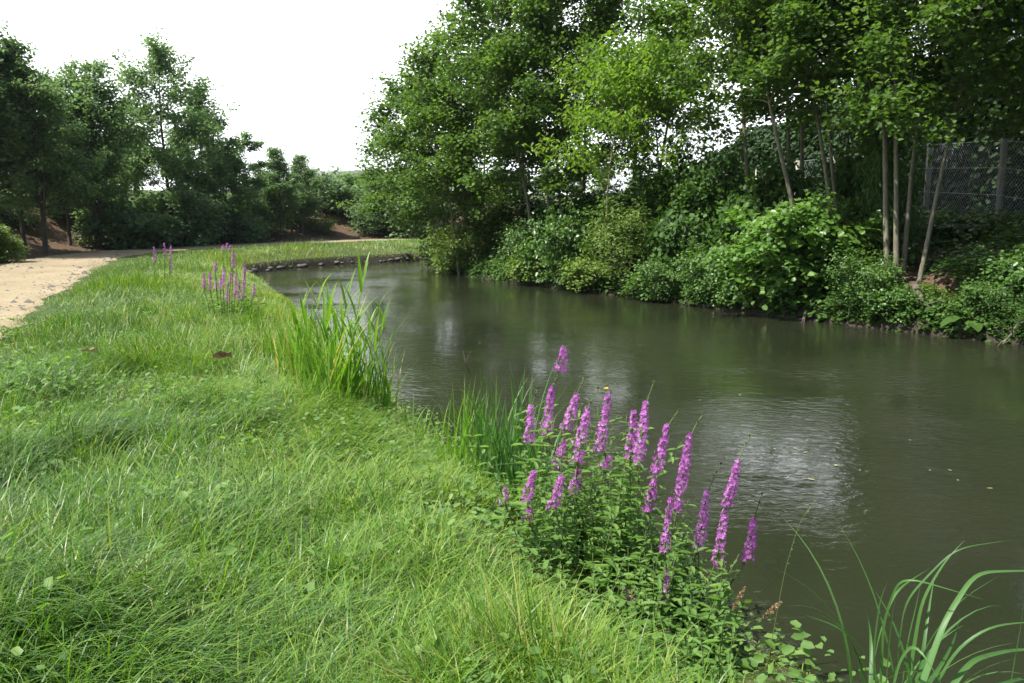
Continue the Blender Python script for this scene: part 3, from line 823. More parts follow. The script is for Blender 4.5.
for p0, p1 in zip(FB[:-1], FB[1:]):
    a, b_ = p0 - fo, p1 - fo; ln = np.linalg.norm((b_ - a)[:2])
    nrm = np.array([-(b_ - a)[1], (b_ - a)[0], 0]) / ln * 0.062
    step = 0.105 if p0[1] < 26 else (0.2 if p0[1] < 32 else 0.4)
    hh = FH - 0.1; k = int((ln + hh) / step)
    for sgn in (1, -1):
        for i in range(1, k):
            s0 = i * step - hh; u0, u1 = max(0, s0), min(ln, s0 + hh)
            if u1 - u0 < 0.02: continue
            h0, h1 = u0 - s0, u1 - s0
            if sgn < 0: h0, h1 = hh - h0, hh - h1
            q0 = a + (b_ - a) * u0 / ln + nrm + np.array([0, 0, 0.06 + h0]); q1 = a + (b_ - a) * u1 / ln + nrm + np.array([0, 0, 0.06 + h1])
            flat_wire(gm, q0, q1, 0.0032 if p0[1] < 22 else 0.0017)
    for h in (0.07, 0.72, 1.36, FH - 0.03):
        flat_wire(gr, a + nrm * 1.1 + np.array([0, 0, h]), b_ + nrm * 1.1 + np.array([0, 0, h]), 0.007)
link('wire_mesh', gm.mesh('wire_mesh'), M_WIRE, fence)
link('strand_wire', gr.mesh('strand_wire'), M_WIRE, fence)

# hedge behind the fence
def hedge_mesh(line, H, W, nleaf, lsize, seed):
    rng = np.random.default_rng(seed); C = resample(np.array(line, float), 0.1)
    i = rng.integers(0, len(C) - 1, nleaf); t = unit(np.gradient(C, axis=0))[i]
    nn = np.stack([-t[:, 1], t[:, 0]], 1)
    u = rng.uniform(-1, 1, nleaf); u = np.sign(u) * np.abs(u) ** 0.5
    x = C[i, 0] + nn[:, 0] * u * W; y = C[i, 1] + nn[:, 1] * u * W
    s = i * 0.1
    hh = H * (0.75 + 0.5 * fbm(s * 0.5, s * 0, seed))
    zz = hh * (1 - rng.random(nleaf) ** 1.5 * 0.98) * (1 - 0.25 * np.abs(u) ** 3)
    zz += land(x, y)[0]
    P = np.stack([x, y, zz], 1) + rng.normal(0, 0.06, (nleaf, 3))
    az = rng.uniform(0, 6.28, nleaf)
    D = np.stack([np.cos(az), np.sin(az), rng.normal(-0.3, 0.4, nleaf)], 1)
    Nn = unit(np.stack([nn[:, 0] * u, nn[:, 1] * u, 0 * u + 0.6], 1) + rng.normal(0, 0.4, (nleaf, 3)))
    ln = lsize * rng.uniform(0.6, 1.3, nleaf)
    tint = np.clip(0.25 + 0.5 * fbm(x * 1.3 + y * 0.7, zz * 1.3, seed + 5) + rng.normal(0, 0.13, nleaf), 0, 1)
    v, q, tt = leaf_arrays(P, D, Nn, ln, ln * 0.8, tint, broad=True)
    return make_mesh('hedge', v, q, None, {'tint': tt})
hl = [(x + 2.0 + 0.02 * y, y + 0.8) for x, y in FL]
tag(link('tall_hedge', hedge_mesh(hl, 4.7, 1.5, 120000, 0.17, 77), M_HEDGE_SHADE), 'tall shade darkened clipped looking hedge standing behind the chain link fence', 'hedge')

# --- bank bushes on the right, each its own thing
G_B = 'shrubs along the far waterline'
RBV = RB[(RB[:, 1] > 5) & (RB[:, 1] < 42)]
RBX = CX + RBV[:, 0] * F / (RBV[:, 1] * cp + 2.37 * sp)
RB_O = np.argsort(RBX)
def bank_pt(px, off):
    """a point OFF metres inland of the far waterline, in the direction of pixel column px"""
    i = RB_O[min(len(RB_O) - 1, int(np.searchsorted(RBX[RB_O], px)))]; c = RBV[i]
    d = unit(np.array([c[0], c[1]])); n_ = unit(np.array([1.0, 0.75]))
    return c + (0.1 * n_ + 0.95 * d) * off
def rb(name, label, px, off, w, h, k, mat, rz=0.0, dz=-0.15, group=G_B):
    p = bank_pt(px, off); s = w / 2
    return build_bush(name, label, (p[0], p[1], max(zg(p[0], p[1]), WZ + 0.25) + dz), BP[k], mat, rz, (s, s, h / 1.5), group)
big = bush_meshes('round_bush', 230, 1.75, 2.3, 9500, 0.125, True, 230, 0.15, 0.02)
p = bank_pt(776, 1.0); build_bush('round_bush', 'large round bush with big glossy leaves leaning out over the water', (p[0], p[1], WZ + 0.28), big, M_ROUND, 0.4, (1.0, 1.0, 0.98))
pale = bush_meshes('pale_bush', 231, 1.7, 2.35, 11000, 0.10, False, 230, 0.15, 0.02)
p = bank_pt(620, 1.1); build_bush('pale_bush', 'yellowish pale topped bush beneath the young yellow green tree', (p[0], p[1], WZ + 0.35), pale, M_BUSHY, 0.4, (0.95, 0.95, 0.98))
rb('bank_bush', 'low green bush at the very tip of the far bank by the river bend', 447, 0.9, 2.6, 1.8, 0, M_BUSHY)
rb('bank_bush', 'yellowish green bush second from the tip of the far bank', 466, 0.9, 2.4, 1.9, 1, M_BUSHY, 1.0)
rb('bank_bush', 'dark upright bush beside the gap in the bank shrubs', 491, 0.8, 1.9, 2.3, 2, M_DARK, 2.0)
rb('bank_bush', 'grey green bush above the pale dead branch at the water', 521, 0.9, 2.2, 2.0, 1, M_BUSH, 3.0)
rb('bank_bush', 'bushy shrub below the leaning pale alder trunk', 545, 0.9, 2.0, 2.1, 0, M_BUSH, 0.5)
rb('bank_bush', 'glossy dark green shrub against the left side of the pale bush', 572, 0.9, 2.0, 2.3, 2, M_BUSH, 1.5)
rb('bank_bush', 'shaded shrub in the hollow between pale bush and round bush', 682, 1.6, 2.4, 2.6, 0, M_DARK, 2.5)
rb('bank_bush', 'mid green shrub hanging low over dark earth beside the round bush', 712, 0.8, 1.8, 1.6, 1, M_BUSH, 0.2)
for i, (px, off, w, h, m) in enumerate(((455, 0.5, 1.8, 1.1, M_BUSHY), (478, 0.6, 2.0, 1.3, M_BUSH), (505, 0.6, 1.8, 1.2, M_BUSH), (533, 0.6, 1.8, 1.2, M_BUSHY), (558, 0.6, 1.8, 1.2, M_BUSH), (588, 0.5, 1.8, 1.1, M_BUSHY), (650, 0.5, 1.6, 1.0, M_BUSH), (668, 0.6, 1.4, 1.2, M_BUSH), (700, 0.6, 1.4, 1.3, M_BUSH), (728, 0.6, 1.4, 1.1, M_BUSH), (835, 0.5, 1.2, 0.8, M_DARK), (872, 0.6, 1.2, 0.8, M_BUSH), (945, 1.0, 1.2, 0.9, M_DARK), (1003, 0.7, 1.1, 0.7, M_DARK))):
    rb('waterside_shrub', 'small leafy shrub hanging over the far waterline', px, off * 0.7, w, h, i % 3, m, i * 1.1, -0.2, 'small shrubs hanging over the far waterline')
rb('ivy_bush', 'tall ivy clad shrub behind the hollow in front of the far fence', 690, 3.4, 2.6, 3.2, 2, M_DARK, 0.9)
rb('ivy_bush', 'ivy covered mound behind the round bush', 738, 2.6, 2.3, 2.9, 0, M_DARK, 1.9)
rb('ivy_bush', 'dark leafy column between the three slender trunks and the four pale trunks', 862, 2.6, 1.3, 3.4, 1, M_DARK, 2.9)
rb('ivy_bush', 'tall dark shrub hiding the middle of the fence behind the slender trunks', 842, 4.4, 2.0, 3.0, 0, M_DARK, 1.4)
rb('ivy_bush', 'dark shrub at the foot of the three slender trunks', 818, 2, 2.0, 1.2, 2, M_DARK, 0.1)
for i, px in enumerate((478, 500, 522, 545, 566, 590, 612)):
    rb('inland_shrub', 'dark shrub between the alder trunks inland of the far bank', px, 3.2 + (i % 3) * 0.9, 2.8, 1.9, i % 3, M_DARK, i * 0.9, -0.2, 'dark shrubs between the alder trunks')
rb('ivy_bush', 'dark shrub beside the far end of the fence', 640, 4, 2.6, 2.4, 0, M_DARK, 0.7)
rb('nettle_patch', 'nettle clump below the slender trunks right of the round bush', 852, 0.9, 1.7, 1.25, 1, M_BUSH, 1.1)
rb('nettle_patch', 'bright yellow green herb clump just above the bare bank', 893, 0.8, 0.8, 0.65, 0, M_BUSHY, 1.8)
rb('nettle_patch', 'dark bramble clump on the steep bank under the fence', 968, 1.6, 1.6, 0.85, 2, M_BUSH, 0.6)
rb('nettle_patch', 'bramble clump at the picture edge above the bank roots', 1018, 1.3, 1.5, 1.2, 0, M_BUSH, 2.2)
rb('nettle_patch', 'trailing bramble reaching down to the water by the burdock', 985, 0.6, 1.2, 0.8, 1, M_BUSH, 3.0)
rb('nettle_patch', 'broad bramble clump beyond the picture edge', 1065, 1.2, 1.8, 1.2, 2, M_BUSH, 1.3)
rb('ivy_bush', 'dark shrubby growth at the fence foot beside the far trunks', 920, 4.2, 1.6, 0.4, 0, M_DARK, 2.3)

# undergrowth on the right bank: leaf cover nobody could count
def bank_cover():
    rng = np.random.default_rng(5)
    C = resample(RB[(RB[:, 1] > 6) & (RB[:, 1] < 46) & (RB[:, 0] < 18)], 0.1)
    n = 90000; i = rng.integers(0, len(C) - 1, n); t = unit(np.gradient(C, axis=0))[i]
    d = np.where(rng.random(n) < 0.22, rng.uniform(0.02, 0.55, n), 0.12 + rng.random(n) ** 0.9 * 5.5)
    x = C[i, 0] + t[:, 1] * d * -1; y = C[i, 1] + t[:, 0] * d
    zt, dl_, dr_, wet_, _, _ = land(x, y)
    x2 = C[i, 0] - t[:, 1] * d * -1; y2 = C[i, 1] - t[:, 0] * d
    zt2, _, dr2, wet2, _, _ = land(x2, y2)
    use2 = wet_ & ~wet2
    x = np.where(use2, x2, x); y = np.where(use2, y2, y); zt = np.where(use2, zt2, zt); ok = ~(wet_ & wet2)
    dens = fbm(x * 0.9, y * 0.9, 61)
    bare = np.exp(-(((x - at(925, 280, 18)[0]) / 0.55) ** 2 + ((y - 18.0) / 1.5) ** 2))
    ok &= (dens + 0.3 * rng.random(n) + 0.12 * (d < 0.55) > 0.42) & (bare < 0.35 + 0.4 * rng.random(n)) & (~use2 | (dr2 > 0.01))
    x, y, zt, d = x[ok], y[ok], zt[ok], d[ok]; n = len(x)
    P = np.stack([x, y, zt + rng.random(n) ** 1.4 * 0.42], 1)
    az = rng.uniform(0, 6.28, n)
    D = np.stack([np.cos(az), np.sin(az), rng.normal(-0.2, 0.3, n)], 1)
    Nn = unit(rng.normal(0, 0.35, (n, 3)) + np.array([-0.3, -0.3, 1.0]))
    edge_ = d < 0.55
    P[:, 2] = np.where(edge_, zt + rng.uniform(-0.12, 0.25, n), P[:, 2])
    ln = 0.115 * rng.uniform(0.5, 1.3, n)
    v, q, tt = leaf_arrays(P, D, Nn, ln, ln * 0.75, np.clip(0.5 * fbm(x * 1.7, y * 1.7, 71) + 0.2 + rng.normal(0, 0.15, n), 0, 1), broad=True)
    return make_mesh('undergrowth', v, q, None, {'tint': tt})
tag(link('undergrowth', bank_cover(), M_DARK), 'ivy and nettle cover on the shaded far bank', 'undergrowth', kind='stuff')

# burdock
def broadleaf(name, label, loc, n, ln, seed, mat, cat='plant', group=None, up=0.9):
    rng = np.random.default_rng(seed)
    t = thing(name, label, cat, loc, 0, group)
    for i in range(n):
        az = i * 2.4 + rng.uniform(-.3, .3); L_ = ln * rng.uniform(0.6, 1.1)
        c0 = np.array([0, 0, 0.0]); d = np.array([math.cos(az), math.sin(az), up * rng.uniform(0.6, 1.3)])
        stem = np.array([c0, c0 + d * L_ * 0.35, c0 + d * L_ * 0.6])
        g = Geo(); g.tube(stem, [0.008, 0.007, 0.004], 4, 0.5)
        ax = unit(np.array([math.cos(az), math.sin(az), -0.15 + rng.normal(0, .1)])); sd_ = unit(np.cross(ax, [0, 0, 1])); nn = np.cross(sd_, ax)
        rows = []
        for k in range(8):
            u = k / 7; w = L_ * 0.36 * math.sin(math.pi * min(1, 0.12 + 0.88 * u) ** 0.75) ** 0.7
            if k == 7: w = 0.002
            cen = stem[-1] + ax * L_ * u - np.array([0, 0, 1]) * L_ * 0.25 * u * u
            for s in (-1, -0.5, 0, 0.5, 1):
                rows.append(cen + sd_ * w * s + nn * (abs(s) * 0.12 * w + 0.02 * L_ * math.sin(k * 2.1 + s * 3)))
        q = [(k * 5 + j, k * 5 + j + 1, k * 5 + j + 6, k * 5 + j + 5) for k in range(7) for j in range(4)]
        g.add(rows, q, None, np.clip(rng.normal(0.5, 0.15), 0, 1))
        link('leaf', g.mesh('leaf', True), mat, t)
    return t
p = bank_pt(948, 0.25); broadleaf('burdock_plant', 'burdock plant with one huge drooping leaf at the foot of the far bank', (p[0], p[1], max(zg(p[0], p[1]), WZ + 0.1)), 9, 0.4, 12, M_DARK, up=0.5)

# dead branches and roots
def branch(name, label, pix, r, seed, cat='branch', k=6, forks=0):
    pts = np.array([at(px, py, Y) for px, py, Y in pix]); rng = np.random.default_rng(seed)
    o = pts[0].copy(); P = smooth_line(pts - o, 0.12, 2) + 0
    P[1:-1] += rng.normal(0, 0.012, P[1:-1].shape)
    g = Geo(); g.tube(P, np.linspace(r, r * 0.45, len(P)), k)
    for f in range(forks):
        i = rng.integers(len(P) // 4, len(P) - 1)
        d = unit(P[-1] - P[0]) + rng.normal(0, 0.7, 3)
        g.tube(grow(rng, P[i], d, np.linalg.norm(P[-1]) * 0.4, 4, 0.2), np.linspace(r * 0.45, r * 0.15, 5), 4)
    ob = link(name, g.mesh(name, True), M_ROOT); ob.location = o
    return tag(ob, label, cat)
branch('dead_branch', 'thin pale broken branch slanting into the water below the slender trunks', [(836, 298, 18.6), (842, 318, 18.3), (847, 333, 18.0)], 0.022, 1)
branch('dead_branch', 'pale forked dead branch sticking out at the bank below the grey green bush', [(516, 268, 30.6), (511, 279, 30.3), (509, 288, 30.1)], 0.05, 2, forks=2)
branch('dead_branch', 'grey dead branch lying on the muddy bank at the picture edge', [(1030, 316, 15.4), (1012, 330, 15.2), (1003, 344, 15.0)], 0.035, 3, forks=3)
branch('alder_root', 'twisted grey root stump beneath the four trunked alder', [(915, 286, 17.4), (922, 304, 17.1), (934, 312, 16.9), (944, 300, 17.0)], 0.075, 4, 'root', forks=2)
branch('alder_root', 'bleached root tangle hanging beneath the slender trunks', [(805, 312, 18.9), (804, 322, 18.6), (800, 330, 18.5)], 0.04, 5, 'root', forks=5)
branch('alder_root', 'bare roots at the waterline under the pale bush', [(640, 284, 25.7), (628, 296, 25.5), (632, 302, 25.4)], 0.06, 6, 'root', forks=5)
branch('alder_root', 'roots hanging from the dark hollow beside the round bush', [(690, 290, 22.6), (686, 303, 22.4), (692, 312, 22.3)], 0.05, 7, 'root', forks=5)

# far pale building seen between the trees
bp = at(337, 200, 125); bz = 1.5
bld = thing('distant_house', 'pale distant house showing a sliver between the far trees', 'house', (bp[0], bp[1], bz))
g = Geo(); g.box((0, 0, 2.3), (4, 4, 2.3)); link('wall', g.mesh('wall'), M_WALL, bld)
g = Geo(); g.add([(-4.4, -4.4, 4.6), (4.4, -4.4, 4.6), (4.4, 4.4, 4.6), (-4.4, 4.4, 4.6), (-4.4, 0, 6.3), (4.4, 0, 6.3)], [(0, 1, 5, 4), (2, 3, 4, 5), (3, 2, 1, 0)], [(0, 4, 3), (1, 2, 5)]); link('roof', g.mesh('roof'), M_ROOF, bld)
for x in (-2, 2):
    g = Geo(); g.box((x, -4.0, 2.6), (0.6, 0.05, 0.7)); link('window', g.mesh('window'), M_GLASS, bld)

# ------------------------------------------------------------------ grass
def grass_points(n, y0, y1, seed, power):
    rng = np.random.default_rng(seed)
    u = rng.random(n)
    y = (y0 ** power + u * (y1 ** power - y0 ** power)) ** (1 / power)
    x = (rng.uniform(-0.72, 0.40, n)) * y + rng.uniform(-1, 1, n)
    return x, y, rng


def grass_mesh(n, y0, y1, seed, power, segs, Lr, wr, name, stiff=0.0):
    x, y, rng = grass_points(n, y0, y1, seed, power)
    z, dl, dr, wet, dp, beyond = land(x, y)
    edge = PATH_W / 2 + 0.06 + 0.6 * (fbm(x * 1.5, y * 1.5, 13) - 0.5) + rng.normal(0, 0.10, n)
    ok = (~wet) & (dl < dr) & (dl > 0.06) & (dp > edge) & (beyond < 0)
    keep = 0.35 + 0.65 * sstep(0.25, 0.5, fbm(x * 2.2, y * 2.2, 15))
    ok &= rng.random(n) < keep
    x, y, z, dl, dp = x[ok], y[ok], z[ok], dl[ok], dp[ok]; n = len(x)
    flow = 6.28 * fbm(x * 0.45, y * 0.45, 19, 2) * 1.4 - 2.0 + 0.9 * (fbm(x * 2.5, y * 2.5, 23) - 0.5)
    az = flow + rng.normal(0, 1.0, n) + np.where(rng.random(n) < 0.25, rng.uniform(-3, 3, n), 0)
    tall = fbm(x * 0.8, y * 0.8, 27)
    patch = sstep(0.42, 0.62, fbm(x * 0.55 + 3, y * 0.55, 29))
    short = sstep(0.0, 1.2, dp - PATH_W / 2 - 0.05)
    L0 = (Lr[0] + (Lr[1] - Lr[0]) * rng.random(n) ** 1.4) * (0.40 + 1.2 * tall) * (0.6 + 0.8 * vnoise(x * 5, y * 5, 28)) * (0.40 + 0.60 * short)
    phi0 = rng.uniform(0.05, 0.55, n) + 0.25 * patch
    phi1 = np.clip(rng.normal(0.85, 0.45, n) + 0.85 * patch - stiff, 0.05, 2.3)
    herb = (dl < 1.3) & (y > 2.4) & (y < 5.0)
    L0 = np.where(herb, L0 * 0.40, L0) * (0.45 + 0.55 * sstep(0.1, 0.9, dl))
    if y0 > 20: L0 = L0 * (0.22 + 0.78 * sstep(0.2, 4.5, dp - PATH_W / 2))
    w0 = rng.uniform(wr[0], wr[1], n)
    tint = 0.33 + 0.55 * (fbm(x * 0.5, y * 0.5, 33) - 0.5) + 0.36 * sstep(3.6, 0.9, dl) + rng.normal(0, 0.25, n)
    tint = np.where(rng.random(n) < 0.10, rng.uniform(0.85, 1.0, n), np.clip(tint, 0, 0.84))
    dry = sstep(0.60, 0.70, fbm(x * 0.9 + 7, y * 0.9, 55)) * sstep(3.5, 1.0, dl)
    tint = np.where(rng.random(n) < 0.55 * dry, rng.uniform(0.84, 1.0, n), tint)
    L0 = L0 * (1 - 0.45 * dry)
    P = np.stack([x, y, z - 0.015], 1)
    v, q, t = blade_arrays(P, az, L0, w0, phi0, phi1, tint, segs, rng.normal(0, 0.5, n))
    return make_mesh(name, v, q, None, {'tint': t}, True)


tag(link('bank_grass', grass_mesh(170000, 2.2, 9.0, 1, 1.0, 4, (0.10, 0.30), (0.004, 0.009), 'bank_grass'), M_GRASS), 'long floppy grass on the near bank', 'grass', kind='stuff')
tag(link('meadow_grass', grass_mesh(330000, 8.6, 26.0, 2, 1.0, 3, (0.14, 0.38), (0.006, 0.012), 'meadow_grass'), M_GRASS), 'grass strip between the path and the river', 'grass', kind='stuff')
tag(link('distant_grass', grass_mesh(260000, 25.0, 62.0, 3, 1.0, 2, (0.2, 0.5), (0.014, 0.028), 'distant_grass', 0.3), M_GRASS), 'rough grass on the far bend of the bank', 'grass', kind='stuff')


def floppy_grass():
    """long blades lying over in swirls"""
    x, y, rng = grass_points(80000, 2.2, 9.5, 61, 1.0); n = len(x)
    z, dl, dr, wet, dp, beyond = land(x, y)
    m = fbm(x * 0.9 + 11, y * 0.9, 66)
    ok = (~wet) & (dl < dr) & (dl > np.where(y < 5.0, 1.35, 0.8)) & (dp > PATH_W / 2 + 0.8) & (beyond < 0) & (rng.random(n) < 0.15 + 0.85 * sstep(0.40, 0.55, m))
    x, y, z, m, dl = x[ok], y[ok], z[ok], m[ok], dl[ok]; n = len(x)
    az = 0.35 + 5.5 * (fbm(x * 0.4, y * 0.4, 67, 2) - 0.5) + rng.normal(0, 0.75, n)
    tint = np.clip(0.30 + 0.30 * sstep(3.4, 1.0, dl) + rng.normal(0, 0.22, n), 0, 0.82)
    v, q, t = blade_arrays(np.stack([x, y, z - 0.01], 1), az, rng.uniform(0.22, 0.46, n), rng.uniform(0.0045, 0.0095, n), rng.uniform(0.1, 0.6, n), rng.uniform(1.2, 2.2, n), tint, 6, rng.normal(0, 0.4, n))
    return make_mesh('floppy_grass', v, q, None, {'tint': t}, True)
tag(link('floppy_grass', floppy_grass(), M_GRASS), 'long grass blades lying over in swirls on the near bank', 'grass', kind='stuff')


def tuft_grass():
    """clumps of broader upright blades standing above the lying grass"""
    rng = np.random.default_rng(71); P, A, T = [], [], []
    k = 0
    while k < 520:
        y = rng.uniform(2.6, 13); x = rng.uniform(-0.7, 0.38) * y; z, dl, dr, wet, dp, beyond = land([x], [y])
        if wet[0] or dl[0] > dr[0] or dl[0] < (1.3 if y < 5 else 0.3) or dp[0] < PATH_W / 2 + 0.5 or beyond[0] > 0: continue
        if vnoise([x * 0.7], [y * 0.7], 73)[0] < rng.uniform(0.2, 0.8): continue
        m = rng.integers(6, 22); r = rng.uniform(0.02, 0.09)
        P.append(np.stack([x + rng.normal(0, r, m), y + rng.normal(0, r, m), np.full(m, z[0] - 0.01)], 1)); A.append(np.full(m, rng.uniform(0.16, 0.40))); T.append(np.full(m, np.clip(rng.normal(0.48, 0.16), 0.1, 0.8))); k += 1
    P, A, T = np.vstack(P), np.concatenate(A), np.concatenate(T); n = len(P)
    v, q, t = blade_arrays(P, rng.uniform(0, 6.28, n), A * rng.uniform(0.6, 1.2, n), rng.uniform(0.005, 0.011, n), rng.uniform(0.0, 0.45, n), rng.uniform(0.1, 1.1, n), np.clip(T + rng.normal(0, 0.08, n), 0, 1), 5, rng.normal(0, 0.6, n))
    return make_mesh('tussock_grass', v, q, None, {'tint': t}, True)
tag(link('tussock_grass', tuft_grass(), M_GRASS), 'upright tussock blades standing out of the near grass', 'grass', kind='stuff')


def fence_grass():
    rng = np.random.default_rng(9); n = 24000
    C = resample(np.array(FL[:7]), 0.05); i = rng.integers(0, len(C) - 1, n)
    x = C[i, 0] + rng.normal(-0.5, 0.45, n); y = C[i, 1] + rng.normal(-0.2, 0.5, n)
    z = land(x, y)[0]
    v, q, t = blade_arrays(np.stack([x, y, z], 1), rng.uniform(0, 6.28, n), rng.uniform(0.1, 0.28, n), rng.uniform(0.008, 0.014, n), rng.uniform(0.1, 0.5, n), rng.uniform(0.2, 1, n), np.clip(rng.normal(0.5, 0.15, n), 0, 1), 2)
    return make_mesh('fence_grass', v, q, None, {'tint': t})
tag(link('fence_grass', fence_grass(), M_GRASS), 'strip of grass along the foot of the fence', 'grass', kind='stuff')

# small round leaved weeds mixed in the grass
def weed_cover():
    rng = np.random.default_rng(15); n = 30000
    y = rng.uniform(2.4, 14, n); x = rng.uniform(-0.7, 0.4, n) * y + rng.uniform(-.6, .6, n)
    z, dl, dr, wet, dp, beyond = land(x, y)
    ok = (~wet) & (dl < dr) & (dl > 0.1) & (dp > PATH_W / 2) & (beyond < 0)
    ok &= rng.random(n) < 0.06 + 0.9 * sstep(0.56, 0.68, fbm(x * 1.1, y * 1.1, 51)) + 0.6 * sstep(1.3, 0.4, dl)
    x, y, z = x[ok], y[ok], z[ok]; n = len(x)
    az = rng.uniform(0, 6.28, n); P = np.stack([x, y, z + rng.uniform(0.04, 0.22, n)], 1)
    D = np.stack([np.cos(az), np.sin(az), rng.normal(0.1, 0.3, n)], 1); ln = rng.uniform(0.02, 0.065, n)
    v, q, t = leaf_arrays(P, D, unit(rng.normal(0, 0.35, (n, 3)) + np.array([0, 0, 1.0])), ln, ln * 0.6, np.clip(rng.normal(0.55, 0.18, n), 0, 1), broad=True)
    return make_mesh('ground_weeds', v, q, None, {'tint': t})
tag(link('ground_weeds', weed_cover(), M_HERB), 'low round leaved weeds in the grass', 'weeds', kind='stuff')

# pebbles and crumbs on the path edge
def pebbles():
    rng = np.random.default_rng(21); g = Geo(); n = 0
    while n < 800:
        k = rng.integers(0, len(PC) - 1); c = PC[k] + (PC[k + 1] - PC[k]) * rng.random()
        if not (6 < c[1] < 34): continue
        t = unit(PC[k + 1] - PC[k]); u = rng.choice([-1, 1]) * PATH_W / 2 * rng.uniform(0.55, 1.1) if rng.random() < 0.75 else rng.uniform(-1.3, 1.3)
        x, y = c[0] - t[1] * u, c[1] + t[0] * u; r = rng.uniform(0.008, 0.03) * (1 + (rng.random() < 0.06) * 2.0)
        a = rng.uniform(0, 6.28); zz = zg(x, y) + 0.015
        v = [(x + r * 1.3 * math.cos(a + j * 1.2566) * rng.uniform(.8, 1.2), y + r * math.sin(a + j * 1.2566) * rng.uniform(.8, 1.2), zz) for j in range(5)] + [(x, y, zz + r * 0.8)]
        g.add(v, None, [(j, (j + 1) % 5, 5) for j in range(5)]); n += 1
    return g.mesh('gravel_crumbs')
tag(link('gravel_crumbs', pebbles(), M_STONED), 'loose pebbles and earth crumbs on the path', 'gravel', kind='stuff')

# ------------------------------------------------------------------ purple loosestrife
def spike_mesh(axis_pts, rmax, dens, seed, petal=0.010, npet=5, gaps=0.12):
    """magenta flower spike round a 3D axis"""
    rng = np.random.default_rng(seed)
    A = resample(np.array(axis_pts, float), 0.01) if True else axis_pts
    ln = np.sum(np.linalg.norm(np.diff(A, axis=0), axis=1)); n = int(ln * dens)
    u = rng.random(n); whorl = np.round(u * ln / 0.016) * 0.016 / max(ln, 1e-6)
    u = np.clip(np.where(rng.random(n) < 0.8, whorl + rng.normal(0, 0.008, n), u), 0, 0.9999)
    env = (1 - u) ** 0.55 * 0.85 + 0.15
    env *= 0.78 + 0.44 * vnoise(u * 11, u * 0 + seed, seed)
    i = (u * (len(A) - 1)).astype(int); C = A[i]
    az = rng.uniform(0, 6.28, n); rr = rmax * env * np.sqrt(rng.uniform(0.25, 1.0, n))
    outw = np.stack([np.cos(az), np.sin(az), rng.normal(0.25, 0.3, n)], 1); outw = unit(outw)
    C = C + outw * rr[:, None]
    ref = unit(np.cross(outw, rng.normal(0, 1, (n, 3)))); ref2 = np.cross(outw, ref)
    V, Q, T = [], [], []; base = 0
    ft = np.clip(rng.normal(0.5, 0.3, n) - 0.25 * (u < 0.12), 0, 1)
    for k in range(npet):
        a = k * 2 * np.pi / npet + rng.normal(0, 0.2, n)
        d = unit(ref * np.cos(a)[:, None] + ref2 * np.sin(a)[:, None] + outw * rng.uniform(0.1, 0.6, n)[:, None])
        s = unit(np.cross(d, outw)); l = (petal * rng.uniform(0.75, 1.25, n))[:, None]
        v = np.stack([C, C + d * l * 0.6 + s * l * 0.24, C + d * l, C + d * l * 0.6 - s * l * 0.24], 1).reshape(-1, 3)
        V.append(v); Q.append(np.arange(n * 4).reshape(-1, 4) + base); base += n * 4; T.append(np.repeat(ft, 4))
    return make_mesh('flower_spike', np.vstack(V), np.vstack(Q), None, {'tint': np.concatenate(T)})


def lance_leaves(g, axis_pts, t0, t1, spacing, ln, seed, wr=0.24, droop=0.2, pairs=True):
    rng = np.random.default_rng(seed)
    A = resample(np.array(axis_pts, float), 0.01); m = len(A)
    L_ = np.sum(np.linalg.norm(np.diff(A, axis=0), axis=1)) * (t1 - t0); k = max(2, int(L_ / spacing))
    P, D, NN, LN, TT = [], [], [], [], []
    for j in range(k):
        u = t0 + (t1 - t0) * (j + rng.uniform(0, .5)) / k; c = A[min(m - 1, int(u * (m - 1)))]; a0 = j * 1.5708 + rng.normal(0, 0.3)
        sz = ln * (1.15 - 0.65 * (j / k)) * rng.uniform(0.75, 1.2)
        for s in range(2 if pairs else 1):
            a = a0 + s * math.pi; d = np.array([math.cos(a), math.sin(a), rng.normal(0.35 - droop, 0.22)])
            P.append(c); D.append(d); NN.append([0.1 * rng.normal(), 0.1 * rng.normal(), 1]); LN.append(sz); TT.append(np.clip(rng.normal(0.5, 0.17), 0, 1))
    LN = np.array(LN)
    v, q, t = leaf_arrays(np.array(P), np.array(D), unit(np.array(NN)), LN, LN * wr * 2, np.array(TT), 0.35)
    g.add(v, q, None, t)


